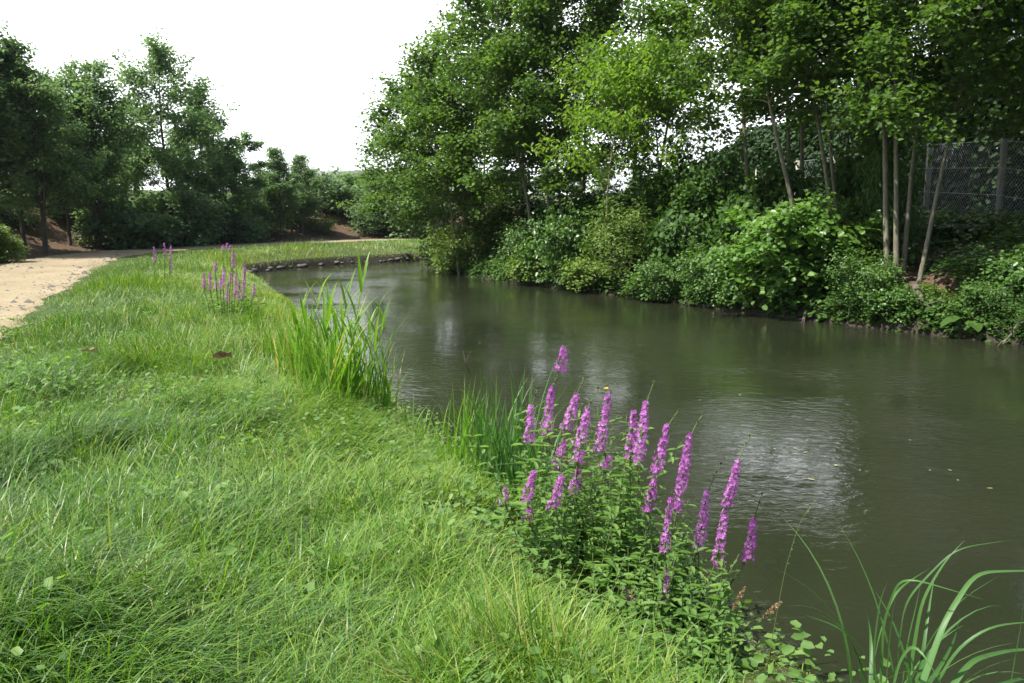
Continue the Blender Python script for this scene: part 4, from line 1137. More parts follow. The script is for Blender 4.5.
def loosestrife(label, Y, segs, tip, base, seed, rpx=8.5, group=None, dens=620, petal=0.011, leaf=0.075, side=None):
    """segs: [(top px, bottom px), ...] flowering stretches from the top; tip: green tip px; base: px of the foot"""
    b = at(base[0], base[1], Y); bz = zg(b[0], b[1]); o = np.array([b[0], b[1], bz])
    mid = segs[-1][1]
    chain = [o - np.array([0, 0, 0.03])]
    p_mid = at(mid[0], mid[1], Y)
    chain.append(o + (p_mid - o) * np.array([0.35, 0.35, 0.5])); chain.append(p_mid)
    for (tp, bt) in segs[::-1]:
        chain.append(at(bt[0], bt[1], Y)); chain.append(at(tp[0], tp[1], Y))
    if tip is not None: chain.append(at(tip[0], tip[1], Y))
    ch = np.array(chain) - o
    keep = [0] + [i for i in range(1, len(ch)) if np.linalg.norm(ch[i] - ch[i - 1]) > 1e-4]; ch = ch[keep]
    t = thing('purple_loosestrife', label, 'flower', tuple(o), 0, group)
    st = smooth_line(ch, 0.04, 3); h = ch[-1][2]
    g = Geo(); rad = np.interp(np.linspace(0, 1, len(st)), [0, 0.6, 0.93, 1], [0.0042, 0.0032, 0.0030, 0.0012]) * (Y / 4.0) ** 0.5
    g.tube(st, rad, 5, np.linspace(0.25, 0.9, len(st)).repeat(5).tolist() + [0.9, 0.2])
    if tip is not None:      # unopened buds
        bud = st[int(len(st) * 0.93):]; rng = np.random.default_rng(seed + 7); nb = 70
        nb = 70 if Y < 6 else 16; c = bud[rng.integers(0, len(bud), nb)]; d = unit(rng.normal(0, 1, (nb, 3)) + np.array([0, 0, 0.8])); ln = rng.uniform(0.006, 0.011, nb) * (Y / 4) ** 0.5
        v, q, tt = leaf_arrays(c, d, unit(rng.normal(0, 1, (nb, 3))), ln, ln * 0.6, rng.uniform(0.4, 1, nb)); g.add(v, q, None, tt)
    rng = np.random.default_rng(seed + 9)
    for (tp, bt) in segs:    # spent brown-green capsules below the open flowers
        a = at(bt[0], bt[1], Y) - o; k0 = int(np.argmin(np.linalg.norm(st - a, axis=1))); lo = max(1, k0 - int(0.13 / 0.04))
        m = 46 if Y < 6 else 10
        f = rng.uniform(lo, max(lo + 0.5, k0), m); ki = f.astype(int); c = st[ki] + (st[np.minimum(ki + 1, len(st) - 1)] - st[ki]) * (f - ki)[:, None]
        d = unit(rng.normal(0, 1, (m, 3)) + np.array([0, 0, 0.5])); ln = rng.uniform(0.008, 0.015, m) * (Y / 4) ** 0.4
        v, q, tt = leaf_arrays(c, d, unit(rng.normal(0, 1, (m, 3))), ln, ln * 0.55, rng.uniform(0.0, 0.6, m)); g.add(v, q, None, tt)
    link('stem', g.mesh('stem', True), M_STEM, t)
    mpp = Y / F
    for k, (tp, bt) in enumerate(segs):
        a = at(bt[0], bt[1], Y) - o; c = at(tp[0], tp[1], Y) - o
        link('flower_spike', spike_mesh([a, (a + c) / 2 + np.array([0.004, 0, 0]), c], rpx * mpp, dens, seed + 31 * k, petal * (Y / 4.0) ** 0.35), M_PETAL, t)
    g = Geo(); lance_leaves(g, st, 0.06, max(0.25, 0.95 * (p_mid[2] - bz) / max(h, 0.1)), 0.055, leaf, seed + 3)
    link('foliage', g.mesh('foliage'), M_HERB, t)
    return t


near_flowers = [
    (4.75, [((564, 346), (561, 371)), ((552, 386), (546, 434))], (565, 343), (588, 610), 'tallest loosestrife, its small top tuft set above a longer purple spike'),
    (4.6, [((531, 405), (529, 442))], (538, 388), (570, 600), 'short purple spike beside the tall reed leaves, leftmost of the upright spikes'),
    (4.5, [((577, 392), (566, 430)), ((564, 438), (557, 468))], (584, 378), (590, 620), 'slanting loosestrife with a broken lower spike, behind the thick branching one'),
    (4.25, [((588, 405), (579, 448)), ((580, 450), (577, 462)), ((579, 468), (573, 494))], (598, 388), (600, 640), 'thick branching loosestrife with stacked tufts down its stem'),
    (4.4, [((609, 392), (599, 450)), ((610, 456), (604, 470))], (614, 384), (612, 630), 'loosestrife with a broad spike just below the yellow flower'),
    (4.1, [((534, 470), (526, 502)), ((529, 508), (527, 519))], None, (552, 640), 'low fat purple spike at the front of the leafy mass'),
    (4.0, [((562, 474), (553, 508))], None, (575, 655), 'low purple spike half hidden in front of the branching loosestrife'),
    (4.35, [((506, 488), (503, 504))], None, (530, 600), 'tiny purple flower tuft at the edge of the grass'),
    (4.05, [((646, 401), (638, 463))], (654, 382), (636, 640), 'tall straight loosestrife paired with a twin spike against pale ripples'),
    (4.15, [((634, 410), (630, 458))], None, (630, 630), 'twin spike close beside the tall straight loosestrife'),
    (3.95, [((667, 424), (655, 475)), ((654, 478), (648, 512))], (679, 410), (640, 655), 'long leaning loosestrife whose purple runs far down the stem'),
    (3.9, [((690, 433), (677, 510))], (703, 414), (660, 660), 'thick purple spike at the middle of the leaning row over the water'),
    (3.7, [((670, 497), (664, 551)), ((667, 570), (666, 608)), ((667, 615), (667, 634))], None, (668, 680), 'loosestrife with three separate faded tufts nearest the viewer'),
    (3.95, [((707, 490), (698, 549))], (721, 464), (675, 665), 'short dense purple spike between two longer leaning ones'),
    (3.85, [((738, 459), (727, 505)), ((725, 508), (717, 564))], (750, 436), (685, 668), 'double purple spike with a long green tip leaning out over the river'),
    (3.9, [((754, 517), (748, 561))], (762, 494), (705, 670), 'outermost purple spike hanging furthest over the water'),
    (3.85, [((626, 586), (627, 606))], None, (632, 680), 'small dark purple spike low in the shaded leaves'),
]
for i, (Y, segs, tip, base, lab) in enumerate(near_flowers):
    loosestrife(lab, Y, segs, tip, base, 400 + i, 7.6 if i not in (7, 16, 12) else 5.5, dens=640 if i != 12 else 380)
mid_flowers = [((204, 275), (204, 289)), ((210, 273), (210, 290)), ((216, 262), (215, 271)), ((216, 280), (216, 289)), ((224, 268), (223, 287)), ((221, 279), (220, 290)), ((228, 285), (227, 303)), ((233, 251), (233, 268)), ((231, 272), (230, 284)), ((236, 273), (235, 298)), ((245, 264), (243, 297)), ((254, 285), (254, 297)), ((239, 284), (239, 300))]
for i, (tp, bt) in enumerate(mid_flowers):
    loosestrife('purple loosestrife stalk in the clump halfway along the bank', 13.6 + 0.13 * (i % 5), [(tp, bt)], (tp[0] + 0.4, tp[1] - 3), (bt[0] + (229 - bt[0]) * 0.3, 318), 500 + i, 2.5, 'loosestrife clump halfway along the bank', 300, 0.010, 0.09)
for i, (tp, bt) in enumerate((((154, 247), (155, 262)), ((164, 243), (165, 254)), ((171, 246), (170, 258)), ((170, 256), (171, 270)))):
    loosestrife('faded loosestrife stalk in the far clump by the path', 20.5 + 0.2 * i, [(tp, bt)], None, (bt[0], 285), 530 + i, 1.7, 'faded loosestrife clump near the path', 130, 0.011, 0.09)
for i, (tp, bt) in enumerate((((223, 245), (223, 250)), ((227, 243), (227, 250)), ((231, 245), (230, 250)))):
    loosestrife('pink loosestrife stalk at the far path strip', 27 + 0.3 * i, [(tp, bt)], None, (bt[0], 264), 540 + i, 2.0, 'pink loosestrife tuft before the far path', 130, 0.013, 0.1)

# leafy stems round the loosestrife
def leafy(name, label, loc, h, lean, ln, seed, group, spacing=0.04, wr=0.2, mat=M_HERB, r=0.0035, pairs=True):
    rng = np.random.default_rng(seed)
    t = thing(name, label, 'plant', loc, 0, group)
    st = grow(rng, (0, 0, -0.02), (lean[0], lean[1], 1), h, 8, 0.05)
    g = Geo(); g.tube(st, np.linspace(r, r * 0.35, len(st)), 5, 0.7); link('stem', g.mesh('stem', True), M_STEM, t)
    g = Geo(); lance_leaves(g, st, 0.1, 1.0, spacing, ln, seed + 1, wr, pairs=pairs); link('foliage', g.mesh('foliage'), mat, t)
    return t
rng = np.random.default_rng(77)
o_ = np.argsort(LB[:, 1]); lby, lbx = LB[o_, 1], LB[o_, 0]
for i in range(250):
    Y = rng.uniform(2.9, 4.9); d = rng.uniform(0.12, 1.32)
    x = float(np.interp(Y, lby, lbx)) - d * 1.12; zb = zg(x, Y)
    px = CX + F * x / (Y * cp + (EYE - zb) * sp)
    if zb < WZ + 0.05 or not (525 + 14 * max(0, 4.0 - Y) < px < 728): continue
    h = rng.uniform(0.55, 1.0) if Y > 4.0 else rng.uniform(0.22, 0.42) + 0.12 * (d < 0.8)
    if d > 1.05: h *= 0.7
    if d < 0.4: h *= 0.6
    leafy('leafy_herb', 'leafy green herb stem at the foot of the purple loosestrife', (x, Y, zb), h, (rng.normal(0.05, 0.14), rng.normal(0, 0.12)), rng.uniform(0.075, 0.125) * (1 if h > 0.4 else 0.75), 600 + i * 3, 'leafy herbs round the loosestrife', wr=0.15 + 0.08 * (i % 3 == 0), spacing=0.045)
for i in range(26):
    Y = rng.uniform(3.2, 3.9); px = rng.uniform(600, 735); p = at(px, 640, Y); zb = zg(p[0], p[1])
    if zb < WZ + 0.05: continue
    leafy('bank_herb', 'low pale leaved herb at the stony water edge', (p[0], p[1], zb), rng.uniform(0.14, 0.34), (rng.normal(0.1, 0.2), rng.normal(0, 0.2)), rng.uniform(0.04, 0.065), 900 + i * 3, 'low herbs at the water edge', 0.03, 0.32)
for i in range(22):
    Y = 14 + rng.uniform(-0.5, 0.6); px = rng.normal(232, 20); p = at(px, 310, Y); zb = zg(p[0], p[1])
    if zb < WZ + 0.05: continue
    leafy('leafy_herb', 'leafy herb stem under the loosestrife clump halfway along the bank', (p[0], p[1], zb), rng.uniform(0.4, 0.85), (rng.normal(0, .1), 0), 0.11, 700 + i * 3, 'leafy herbs under the halfway clump', 0.05, 0.2)

# ------------------------------------------------------------------ reeds, iris, sedge
def ribbon(g, pts, w, side, tint, fold=0.15):
    """tapering leaf with a midrib along 3D points"""
    pts = np.asarray(pts, float); n = len(pts); t = np.linspace(0, 1, n)
    ww = w * np.clip(1.0 - t ** 2.2, 0.02, 1) * (0.55 + 0.45 * np.minimum(1, t / 0.25))
    tang = unit(np.gradient(pts, axis=0)); s = unit(np.cross(np.cross(tang, side), tang) + 1e-6); nn = np.cross(tang, s)
    v = np.stack([pts - s * (ww / 2)[:, None] + nn * (ww * fold)[:, None], pts, pts + s * (ww / 2)[:, None] + nn * (ww * fold)[:, None]], 1).reshape(-1, 3)
    q = [(i * 3 + j, i * 3 + j + 1, i * 3 + j + 4, i * 3 + j + 3) for i in range(n - 1) for j in (0, 1)]
    g.add(v, q, None, tint)


def arc(p0, az, ln, ph0, ph1, n=9, curve=1.6):
    pts = [np.array(p0, float)]
    for i in range(n):
        u = (i + 0.5) / n; ph = ph0 + ph1 * u ** curve
        pts.append(pts[-1] + np.array([math.cos(az) * math.sin(ph), math.sin(az) * math.sin(ph), math.cos(ph)]) * ln / n)
    return np.array(pts)


def reed_stalk(label, loc, h, lean_az, lean, seed, group, nl=8, ll=0.32, w=0.016):
    rng = np.random.default_rng(seed)
    t = thing('reed_stalk', label, 'reed', loc, 0, group)
    st = arc((0, 0, -0.03), lean_az, h, lean * 0.4, lean, 10)
    g = Geo(); g.tube(st, np.linspace(0.0045, 0.0015, len(st)), 5, 0.45); link('stem', g.mesh('stem', True), M_REED, t)
    g = Geo(); a = rng.uniform(0, 6.28)
    for k in range(nl):
        u = 0.22 + 0.76 * k / (nl - 1); c = st[int(u * 10)] + (st[min(10, int(u * 10) + 1)] - st[int(u * 10)]) * (u * 10 % 1)
        a += math.pi + rng.normal(0, 0.5)
        pts = arc(c, a, ll * rng.uniform(0.75, 1.2), rng.uniform(0.2, 0.45), rng.uniform(0.1, 0.8), 6)
        ribbon(g, pts, w * rng.uniform(0.8, 1.2), np.array([-math.sin(a), math.cos(a), 0.0]), np.clip(rng.normal(0.5, 0.15), 0, 1))
    link('foliage', g.mesh('foliage', True), M_REED, t)
    return t


def leaf_clump(name, label, loc, n, hr, wr, spread, seed, mat, bend=(0.1, 0.6), group=None, cat='plant', dry=0.05, rad=0.15, azr=None):
    rng = np.random.default_rng(seed)
    t = thing(name, label, cat, loc, 0, group)
    gs = [Geo(), Geo()]
    for i in range(n):
        a = rng.uniform(0, 6.28) if azr is None else rng.normal(azr[0], azr[1])
        r = rad * math.sqrt(rng.random()); b = rng.uniform(0, 6.28)
        x, y = r * math.cos(b), r * math.sin(b)
        pts = arc((x, y, -0.03), a, rng.uniform(*hr), rng.uniform(0.02, spread), rng.uniform(*bend), 9, 2.0)
        tint = rng.uniform(0.9, 1.0) if rng.random() < dry else np.clip(rng.normal(0.45, 0.17), 0, 0.85)
        ribbon(gs[i % 2], pts, rng.uniform(*wr), np.array([-math.sin(a + rng.normal(0, .6)), math.cos(a), 0.0]), tint)
    for g in gs: link('foliage', g.mesh('foliage', True), mat, t)
    return t


# tall reed bed at the bank
reed_px = [(372, 262, 'tallest reed stalk with alternate upright leaves against the bright ripples'), (352, 285, 'reed stalk leaning beside the tallest one, second in height'), (386, 300, 'reed stalk on the river side of the tallest one'), (365, 305, None), (340, 300, None), (395, 318, None), (330, 300, None), (318, 290, None), (356, 320, None), (378, 335, None), (345, 325, None), (325, 318, None), (310, 305, None), (300, 300, None), (292, 315, None)]
for i, (px, py, lab) in enumerate(reed_px):
    Y = 7.7 + 0.25 * ((i * 7) % 5) / 2 + (0.6 if px < 325 else 0)
    bpx = 335 + (px - 345) * 0.45; p = at(bpx, 430, Y); zb = max(zg(p[0], p[1]), WZ); top = at(px, py, Y)
    d = top - np.array([p[0], p[1], zb]); h = np.linalg.norm(d) * 1.0; lean = math.atan2(math.hypot(d[0], d[1]), d[2])
    reed_stalk(lab or 'green reed stalk in the tall reed bed at the bank', (p[0], p[1], zb), h * 0.93, math.atan2(d[1], d[0]), lean * 1.05, 1200 + i, None if lab else 'reed bed by the bright ripples', 9 + i % 3, 0.38, 0.032)
for i, (px, Y, n, h) in enumerate(((318, 8.6, 60, 1.0), (345, 7.9, 70, 1.05), (330, 7.6, 56, 0.85), (368, 7.9, 50, 0.85), (300, 9.2, 54, 0.9), (285, 10.2, 44, 0.75))):
    p = at(px, 430, Y); lab = ['long bladed clump at the back of the reed bed', 'dense long bladed clump in the heart of the reed bed', 'yellow based blade clump at the front of the reed bed', 'blade clump at the river side of the reed bed', 'blade clump where the reed bed thins towards the far flowers', 'small blade clump at the distant end of the reed bed'][i]
    leaf_clump('reed_clump', lab, (p[0], p[1], max(zg(p[0], p[1]), WZ)), n, (h * 0.5, h * 1.15), (0.014, 0.028), 0.45, 1300 + i, M_REED, (0.0, 0.7), rad=0.26, dry=0.10)
for i, (px, Y, n, h, lab) in enumerate(((268, 11.3, 22, 0.75, 'slender reed tuft beside the halfway purple clump'), (255, 12.8, 18, 0.6, 'thin reed tuft at the water behind the purple clump'), (440, 6.7, 16, 0.5, 'leaning grass tuft over the bank stones'), (412, 7.0, 18, 0.5, 'fanning grass tuft by the upper bank stone'), (468, 6.3, 14, 0.35, 'low grass tuft beside the dark iris leaves'))):
    p = at(px, 430, Y); leaf_clump('reed_tuft', lab, (p[0], p[1], max(zg(p[0], p[1]), WZ)), n, (h * 0.6, h * 1.15), (0.010, 0.018), 0.5, 1400 + i, M_REED, (0.1, 0.9), rad=0.14)
# dark iris leaves behind the loosestrife
for i, (px, Y, n, h, lab) in enumerate(((475, 6.0, 70, 0.80, 'dark green iris clump at the water with drooping leaf tips'), (503, 5.7, 80, 0.92, 'tall iris clump directly behind the purple spikes'), (530, 5.5, 44, 0.92, 'iris clump rising among the purple spikes'))):
    p = at(px, 470, Y); leaf_clump('iris_clump', lab, (p[0], p[1], max(zg(p[0], p[1]), WZ)), n, (h * 0.6, h * 1.15), (0.012, 0.024), 0.30, 1450 + i, M_SEDGE if i else M_REED, (0.0, 0.9), rad=0.22, dry=0.02)
# sedge at the lower right corner: arching leaves by pixel
sed_leaves = [([(865, 700), (858, 650), (845, 628), (805, 615)], 3.0), ([(868, 705), (878, 640), (895, 590), (930, 568)], 3.0), ([(880, 705), (884, 620), (900, 575), (985, 600)], 2.95), ([(892, 705), (905, 600), (955, 548), (1012, 540)], 3.05), ([(915, 705), (945, 620), (975, 572), (1060, 570)], 2.8), ([(900, 705), (930, 640), (960, 600), (1000, 575)], 3.0), ([(925, 708), (955, 650), (990, 625), (1060, 620)], 2.75), ([(940, 705), (970, 660), (1010, 650), (1070, 648)], 2.8), ([(885, 705), (890, 640), (893, 610), (896, 595)], 2.9), ([(905, 705), (922, 600), (945, 560), (965, 540)], 3.1), ([(870, 708), (872, 660), (870, 625), (866, 610)], 2.95), ([(890, 705), (900, 660), (915, 640), (945, 690)], 2.75), ([(850, 705), (830, 690), (800, 676), (770, 672)], 3.0), ([(955, 708), (985, 690), (1020, 678), (1060, 676)], 2.7), ([(1005, 720), (1015, 660), (1022, 620), (1024, 600)], 2.8), ([(900, 708), (908, 640), (918, 600), (922, 575)], 3.0), ([(912, 705), (940, 668), (955, 640), (960, 615)], 2.9), ([(878, 705), (874, 650), (880, 600), (888, 580)], 3.1)]
p = at(895, 683, 2.95); so = np.array([p[0], p[1], zg(p[0], p[1])])
sedge = thing('sedge_plant', 'sedge with long arching strap leaves rising beside the water in the lower corner', 'plant', tuple(so))
rng = np.random.default_rng(33)
for i, (poly, Y) in enumerate(sed_leaves):
    pts = [at(px, py, Y + 0.12 * (k - 1) * math.sin(i * 2.1)) for k, (px, py) in enumerate(poly)]
    root = so + np.array([rng.normal(0, 0.07), rng.normal(0, 0.06), -0.02])
    P = np.array([root] + pts) - so
    g = Geo(); ribbon(g, smooth_line(P, 0.03, 5), rng.uniform(0.015, 0.027), np.array([0.2 * rng.normal(), 0.75, 0.5]), np.clip(rng.normal(0.5, 0.18), 0.05, 0.95), 0.12)
    link('leaf', g.mesh('leaf', True), M_SEDGE, sedge)

for i in range(20):
    a = rng.uniform(0, 6.28); pts = arc((rng.normal(0, 0.09), rng.normal(0, 0.07), -0.02), a, rng.uniform(0.45, 0.95), rng.uniform(0.05, 0.35), rng.uniform(0.5, 1.7), 12, 1.8)
    g = Geo(); ribbon(g, pts, rng.uniform(0.012, 0.022), np.array([-math.sin(a), math.cos(a), 0.0]), 0.95 if i % 9 == 0 else np.clip(rng.normal(0.42, 0.18), 0.05, 0.9), 0.12)
    link('leaf', g.mesh('leaf', True), M_SEDGE, sedge)

# seed heads, stalks
def seed_head(name, label, Y, base, neck, top, seed, r=0.012):
    b = at(base[0], base[1], Y); o = np.array([b[0], b[1], max(zg(b[0], b[1]), WZ + 0.1)])
    t = thing(name, label, 'plant', tuple(o)); n_, tp = at(neck[0], neck[1], Y) - o, at(top[0], top[1], Y) - o
    g = Geo(); g.tube(smooth_line(np.array([(0, 0, -0.02), n_ * np.array([.45, .45, .55]), n_]), 0.05, 2), 0.0022, 5, 0.8); link('stem', g.mesh('stem', True), M_STEM, t)
    rng = np.random.default_rng(seed); n = 340; u = rng.random(n); c = n_ + (tp - n_) * u[:, None]
    az = rng.normal(0, 1, (n, 3)); d = unit(az + (tp - n_) / np.linalg.norm(tp - n_) * 0.8); ln = r * rng.uniform(0.7, 1.2, n) * (0.5 + np.sin(np.pi * np.clip(u, 0.05, .95)) * 0.6)
    v, q, tt = leaf_arrays(c, d, unit(rng.normal(0, 1, (n, 3))), ln, ln * 0.55, np.clip(rng.normal(.5, .2, n), 0, 1)); g = Geo(); g.add(v, q, None, tt)
    link('seed_head', g.mesh('seed_head'), M_SEED, t)
seed_head('dry_grass_head', 'upright dry brown seed head against the dark water', 3.7, (690, 690), (732, 611), (745, 587), 1)
seed_head('dry_grass_head', 'pale dry seed head on a slanting stalk over the water', 3.6, (680, 700), (763, 618), (781, 602), 2, 0.013)
seed_head('dry_grass_head', 'small pale seed head low beside the dark purple spike', 3.6, (640, 690), (631, 601), (634, 590), 3, 0.010)
def seed_stalk(label, Y, pix, seed, r=0.0016, head=0.35, hr=0.010):
    pts = np.array([at(px, py, Y) for px, py in pix]); o = pts[0].copy(); o[2] = max(zg(o[0], o[1]), WZ)
    t = thing('grass_stalk', label, 'plant', tuple(o), 0)
    P = smooth_line(np.vstack([[0, 0, -0.02], pts[1:] - o]), 0.03, 4)
    g = Geo(); g.tube(P, np.linspace(r, r * 0.6, len(P)), 4, 0.9); link('stem', g.mesh('stem', True), M_STEM, t)
    rng = np.random.default_rng(seed); n = 110; k = (len(P) - 1) * (1 - head * rng.random(n)); c = P[k.astype(int)]
    dd = unit(P[-1] - P[-4]); d = unit(dd + rng.normal(0, 0.35, (n, 3))); ln = hr * rng.uniform(.7, 1.3, n)
    v, q, tt = leaf_arrays(c, d, unit(rng.normal(0, 1, (n, 3))), ln, ln * .45, np.clip(rng.normal(.8, .15, n), 0, 1)); g = Geo(); g.add(v, q, None, tt); link('seed_head', g.mesh('seed_head'), M_STEM, t)
seed_stalk('single thin green grass stalk standing alone against the water', 3.5, [(764, 690), (770, 650), (785, 570), (800, 520), (816, 500)], 5)
seed_stalk('long pale grass stalk arching from the grass towards the small purple tuft', 4.5, [(420, 560), (450, 510), (490, 487), (535, 483)], 6, 0.0018, 0.3)
seed_stalk('second arching pale stalk above the first, over the iris leaves', 5.2, [(430, 540), (455, 490), (490, 465), (535, 462)], 7, 0.0018, 0.3)
seed_stalk('leaning straw coloured stalk in the grass before the halfway clump', 10, [(182, 345), (190, 318), (198, 300), (207, 288)], 8, 0.004, 0.1)
seed_stalk('dark upright grass stalk standing in the near grass', 4.6, [(221, 525), (221, 500), (221, 478), (221, 455)], 9, 0.0016, 0.2)
seed_stalk('grass stalk bending across the grass beside the dark stalk', 4.7, [(262, 512), (255, 490), (240, 470), (222, 462)], 10, 0.0018, 0.3)

# broad leaved docks in the grass
for i, (px, py, Y, n, ln, lab) in enumerate(((45, 470, 5.2, 6, 0.13, 'dock plant with pale upturned leaves in the near grass'), (10, 590, 3.7, 6, 0.10, 'small broad leaved weed at the edge of the near grass'), (500, 470, 5.0, 5, 0.12, 'pale leaved weed under the iris clump'), (135, 560, 3.9, 5, 0.09, 'broad leaved weed among the floppy grass'), (470, 610, 3.9, 5, 0.08, 'low leaved weed near the yellow flower'))):
    p = at(px, py, Y); broadleaf('dock_plant', lab, (p[0], p[1], zg(p[0], p[1]) + 0.03), n, ln, 80 + i, M_HERB, up=1.2)

# yellow flowers
def yellow_flower(label, px, py, Y, r=0.010):
    c = at(px, py, Y); zb = zg(c[0], c[1]); o = np.array([c[0] + 0.01, c[1], max(zb, WZ)]); t = thing('yellow_flower', label, 'flower', tuple(o))
    hgt = max(0.04, c[2] - o[2]); g = Geo(); g.tube([(0, 0, -0.01), (0.01, 0, hgt * .5), (-0.01, 0, hgt)], 0.0014, 4, 0.8); link('stem', g.mesh('stem'), M_STEM, t)
    n = 9; a = np.arange(n) * 2.4; d = np.stack([np.cos(a), np.sin(a), 0 * a + 0.5], 1); cc = np.tile([-0.01, 0, hgt], (n, 1))
    v, q, tt = leaf_arrays(cc, d, np.tile([0.1, -0.5, 0.9], (n, 1)), np.full(n, r), np.full(n, r * .9), np.linspace(0, 1, n), broad=True); g = Geo(); g.add(v, q, None, tt); link('petal', g.mesh('petal'), M_YELLOW, t)
yellow_flower('yellow flower at the tip of the spikes against the water', 606, 389, 4.5, 0.014)
yellow_flower('yellow flower low in the grass before the leafy herbs', 503, 592, 3.9, 0.012)
yellow_flower('yellow flower near the upper grass edge below the reed bed', 355, 482, 5.3, 0.012)
yellow_flower('tiny yellow flower below the other one near the herbs', 482, 618, 3.75, 0.008)

# dead leaves
def dead_leaf(label, px, py, Y, r, seed):
    p = at(px, py, Y); rng = np.random.default_rng(seed); rows = []
    for i in range(6):
        u = i / 5; w = r * 0.5 * math.sin(math.pi * (0.08 + 0.84 * u)) ** 0.8
        for s in (-1, -.5, 0, .5, 1): rows.append(((u - .5) * r * 1.6, s * w, 0.25 * r * s * s + 0.12 * r * math.sin(i * 1.9 + s * 2) + rng.normal(0, 0.03 * r)))
    g = Geo(); g.add(rows, [(i * 5 + j, i * 5 + j + 1, i * 5 + j + 6, i * 5 + j + 5) for i in range(5) for j in range(4)], None, np.clip(rng.normal(.5, .25, 30), 0, 1))
    o = link('dead_leaf', g.mesh('dead_leaf', True), M_DEADLEAF); o.location = (p[0], p[1], p[2]); o.rotation_euler = (rng.normal(0.5, .3), rng.normal(0, .3), rng.uniform(0, 6))
    return tag(o, label, 'leaf')
dead_leaf('curled brown dead leaf lying in a hollow of the near grass', 202, 546, 4.05, 0.06, 1)
dead_leaf('dark brown dead leaf standing in the grass below the halfway clump', 222, 357, 8.6, 0.12, 2)
dead_leaf('dark dead leaf in the grass near the path edge', 90, 351, 8.9, 0.10, 3)

# stones at the bank
def stone(label, px, py, Y, r, seed, group=None):
    rng = np.random.default_rng(seed); p = onz(px, py, WZ + 0.06)
    bm_v = []; n1, n2 = 9, 14
    for i in range(n1 + 1):
        th = math.pi * i / n1
        for j in range(n2):
            a = 2 * math.pi * j / n2; d = np.array([math.sin(th) * math.cos(a), math.sin(th) * math.sin(a), math.cos(th)])
            k = 0.8 + 0.45 * float(vnoise([d[0] * 1.6 + d[2] + seed], [d[1] * 1.6 + seed * 2], seed)[0]) + 0.1 * float(vnoise([d[0] * 5 + d[2] * 3], [d[1] * 5 + 9], seed)[0])
            bm_v.append(d * k * r * np.array([1.25, 1.0, 0.62]))
    q = [(i * n2 + j, i * n2 + (j + 1) % n2, (i + 1) * n2 + (j + 1) % n2, (i + 1) * n2 + j) for i in range(n1) for j in range(n2)]
    o = link('bank_stone', make_mesh('bank_stone', bm_v, [t[::-1] for t in q], None, None, True), M_STONE); o.location = tuple(p); o.rotation_euler = (rng.normal(0, .15), rng.normal(0, .15), rng.uniform(0, 6))
    return tag(o, label, 'stone', group)
stone('brown bank stone at the foot of the reed bed by the water', 388, 421, 8.7, 0.16, 1)
stone('rounded bank stone between the reed bed and the iris', 404, 432, 8.4, 0.15, 2)
stone('flat grey brown stone at the waterline left of the iris clump', 428, 452, 7.9, 0.20, 3)
stone('largest waterline stone beside the iris leaves', 444, 470, 7.5, 0.22, 4)
stone('pale brown stone under the outermost purple spike', 728, 652, 3.85, 0.16, 5)
stone('stone half buried in herbs at the bottom of the bank', 756, 682, 3.7, 0.17, 6)
stone('small stone below the nearest loosestrife tufts', 700, 636, 4.0, 0.13, 7)
stone('stone at the waterline behind the leaning purple spikes', 655, 600, 4.6, 0.13, 8)
rng = np.random.default_rng(3)
fb = LB[(LB[:, 1] > 27) & (LB[:, 1] < 47) & (LB[:, 0] < 1)]
for i in range(46):
    k = int(i / 46 * (len(fb) - 1)); c = fb[k] + rng.normal(0, 0.12, 2); s = rng.uniform(0.05, 0.16)
    if i < 6:
        src = stone('rough edging stone along the far waterline of the bend', 300, 270, 36, 1.0, 40 + i, 'edging stones of the river bend'); src.location = (c[0], c[1], WZ + 0.02 + 0.08 * rng.random()); src.scale = (s, s, s)
        src.data.materials.clear(); src.data.materials.append(M_STONED)
        if i == 0: pool = []
        pool.append(src)
    else:
        d = pool[i % 6].copy(); COL.objects.link(d); d.location = (c[0], c[1], WZ + 0.02 + 0.08 * rng.random()); d.scale = (s, s, s); d.rotation_euler = (0, 0, rng.uniform(0, 6))

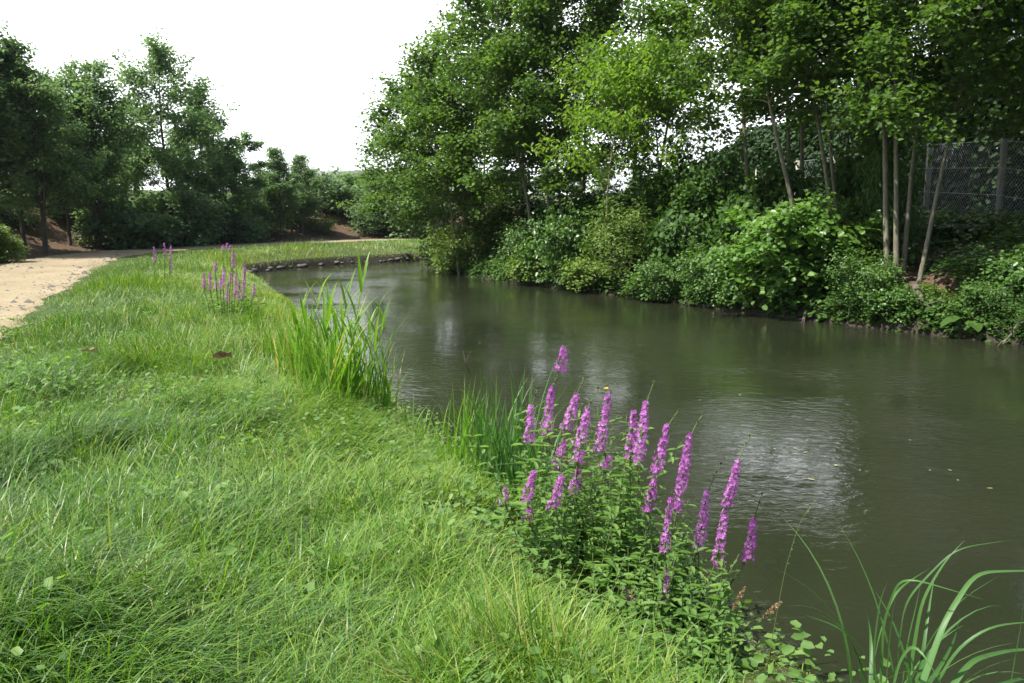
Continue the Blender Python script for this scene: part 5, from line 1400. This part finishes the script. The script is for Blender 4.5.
# floating leaves and a twig on the water
def floater(px, py, r, seed, label, group=None):
    p = onz(px, py, WZ + 0.006); rng = np.random.default_rng(seed); n = 8
    v = [(r * math.cos(2 * math.pi * j / n) * rng.uniform(.8, 1.1), 0.55 * r * math.sin(2 * math.pi * j / n) * rng.uniform(.8, 1.1), 0.0) for j in range(n)] + [(0, 0, 0.004)]
    g = Geo(); g.add(v, None, [(j, (j + 1) % n, n) for j in range(n)], np.clip(rng.normal(.5, .25), 0, 1))
    o = link('floating_leaf', g.mesh('floating_leaf'), M_FLOAT); o.location = tuple(p); o.rotation_euler = (0, 0, rng.uniform(0, 6)); return tag(o, label, 'leaf', group)
floater(811, 479, 0.035, 1, 'yellowish floating leaf nearest the lone grass stalk')
floater(836, 465, 0.032, 2, 'yellowish floating leaf out beside the blue sky patches')
for i in range(26):
    px, py = [(788, 477), (795, 448), (775, 449), (806, 452), (470, 352), (478, 360), (455, 345), (490, 345), (440, 338), (435, 360), (480, 343), (400, 305), (485, 378), (610, 352), (640, 345), (860, 470), (950, 470), (958, 480), (990, 488), (910, 440), (700, 400), (740, 395), (930, 470), (570, 335), (545, 392), (592, 380)][i]
    floater(px, py, 0.014 + 0.012 * ((i * 13) % 5) / 4, 10 + i, 'small pale leaf fleck floating on the river', 'leaf flecks floating on the river')
branch('floating_twig', 'small twig with a bare fork sticking out of the open water', [(470, 374, 12.4), (466, 364, 12.4), (463, 351, 12.4)], 0.008, 9, 'twig', 4, 3)

# ------------------------------------------------------------------ light summer haze over the whole place
g = Geo(); g.box((0, 150, 6.0), (330, 280, 8.6))
hm, HN, HL = new_mat('haze')
ho = HN.new('ShaderNodeOutputMaterial'); hv = HN.new('ShaderNodeVolumePrincipled')
hv.inputs['Color'].default_value = (0.80, 0.90, 1.0, 1); hv.inputs['Density'].default_value = 0.00015; hv.inputs['Anisotropy'].default_value = 0.3
HL.new(hv.outputs[0], ho.inputs['Volume'])
hz = link('haze', g.mesh('haze'), hm)
hz['kind'] = 'stuff'; hz['label'] = 'thin pale summer haze in the air'; hz['category'] = 'haze'
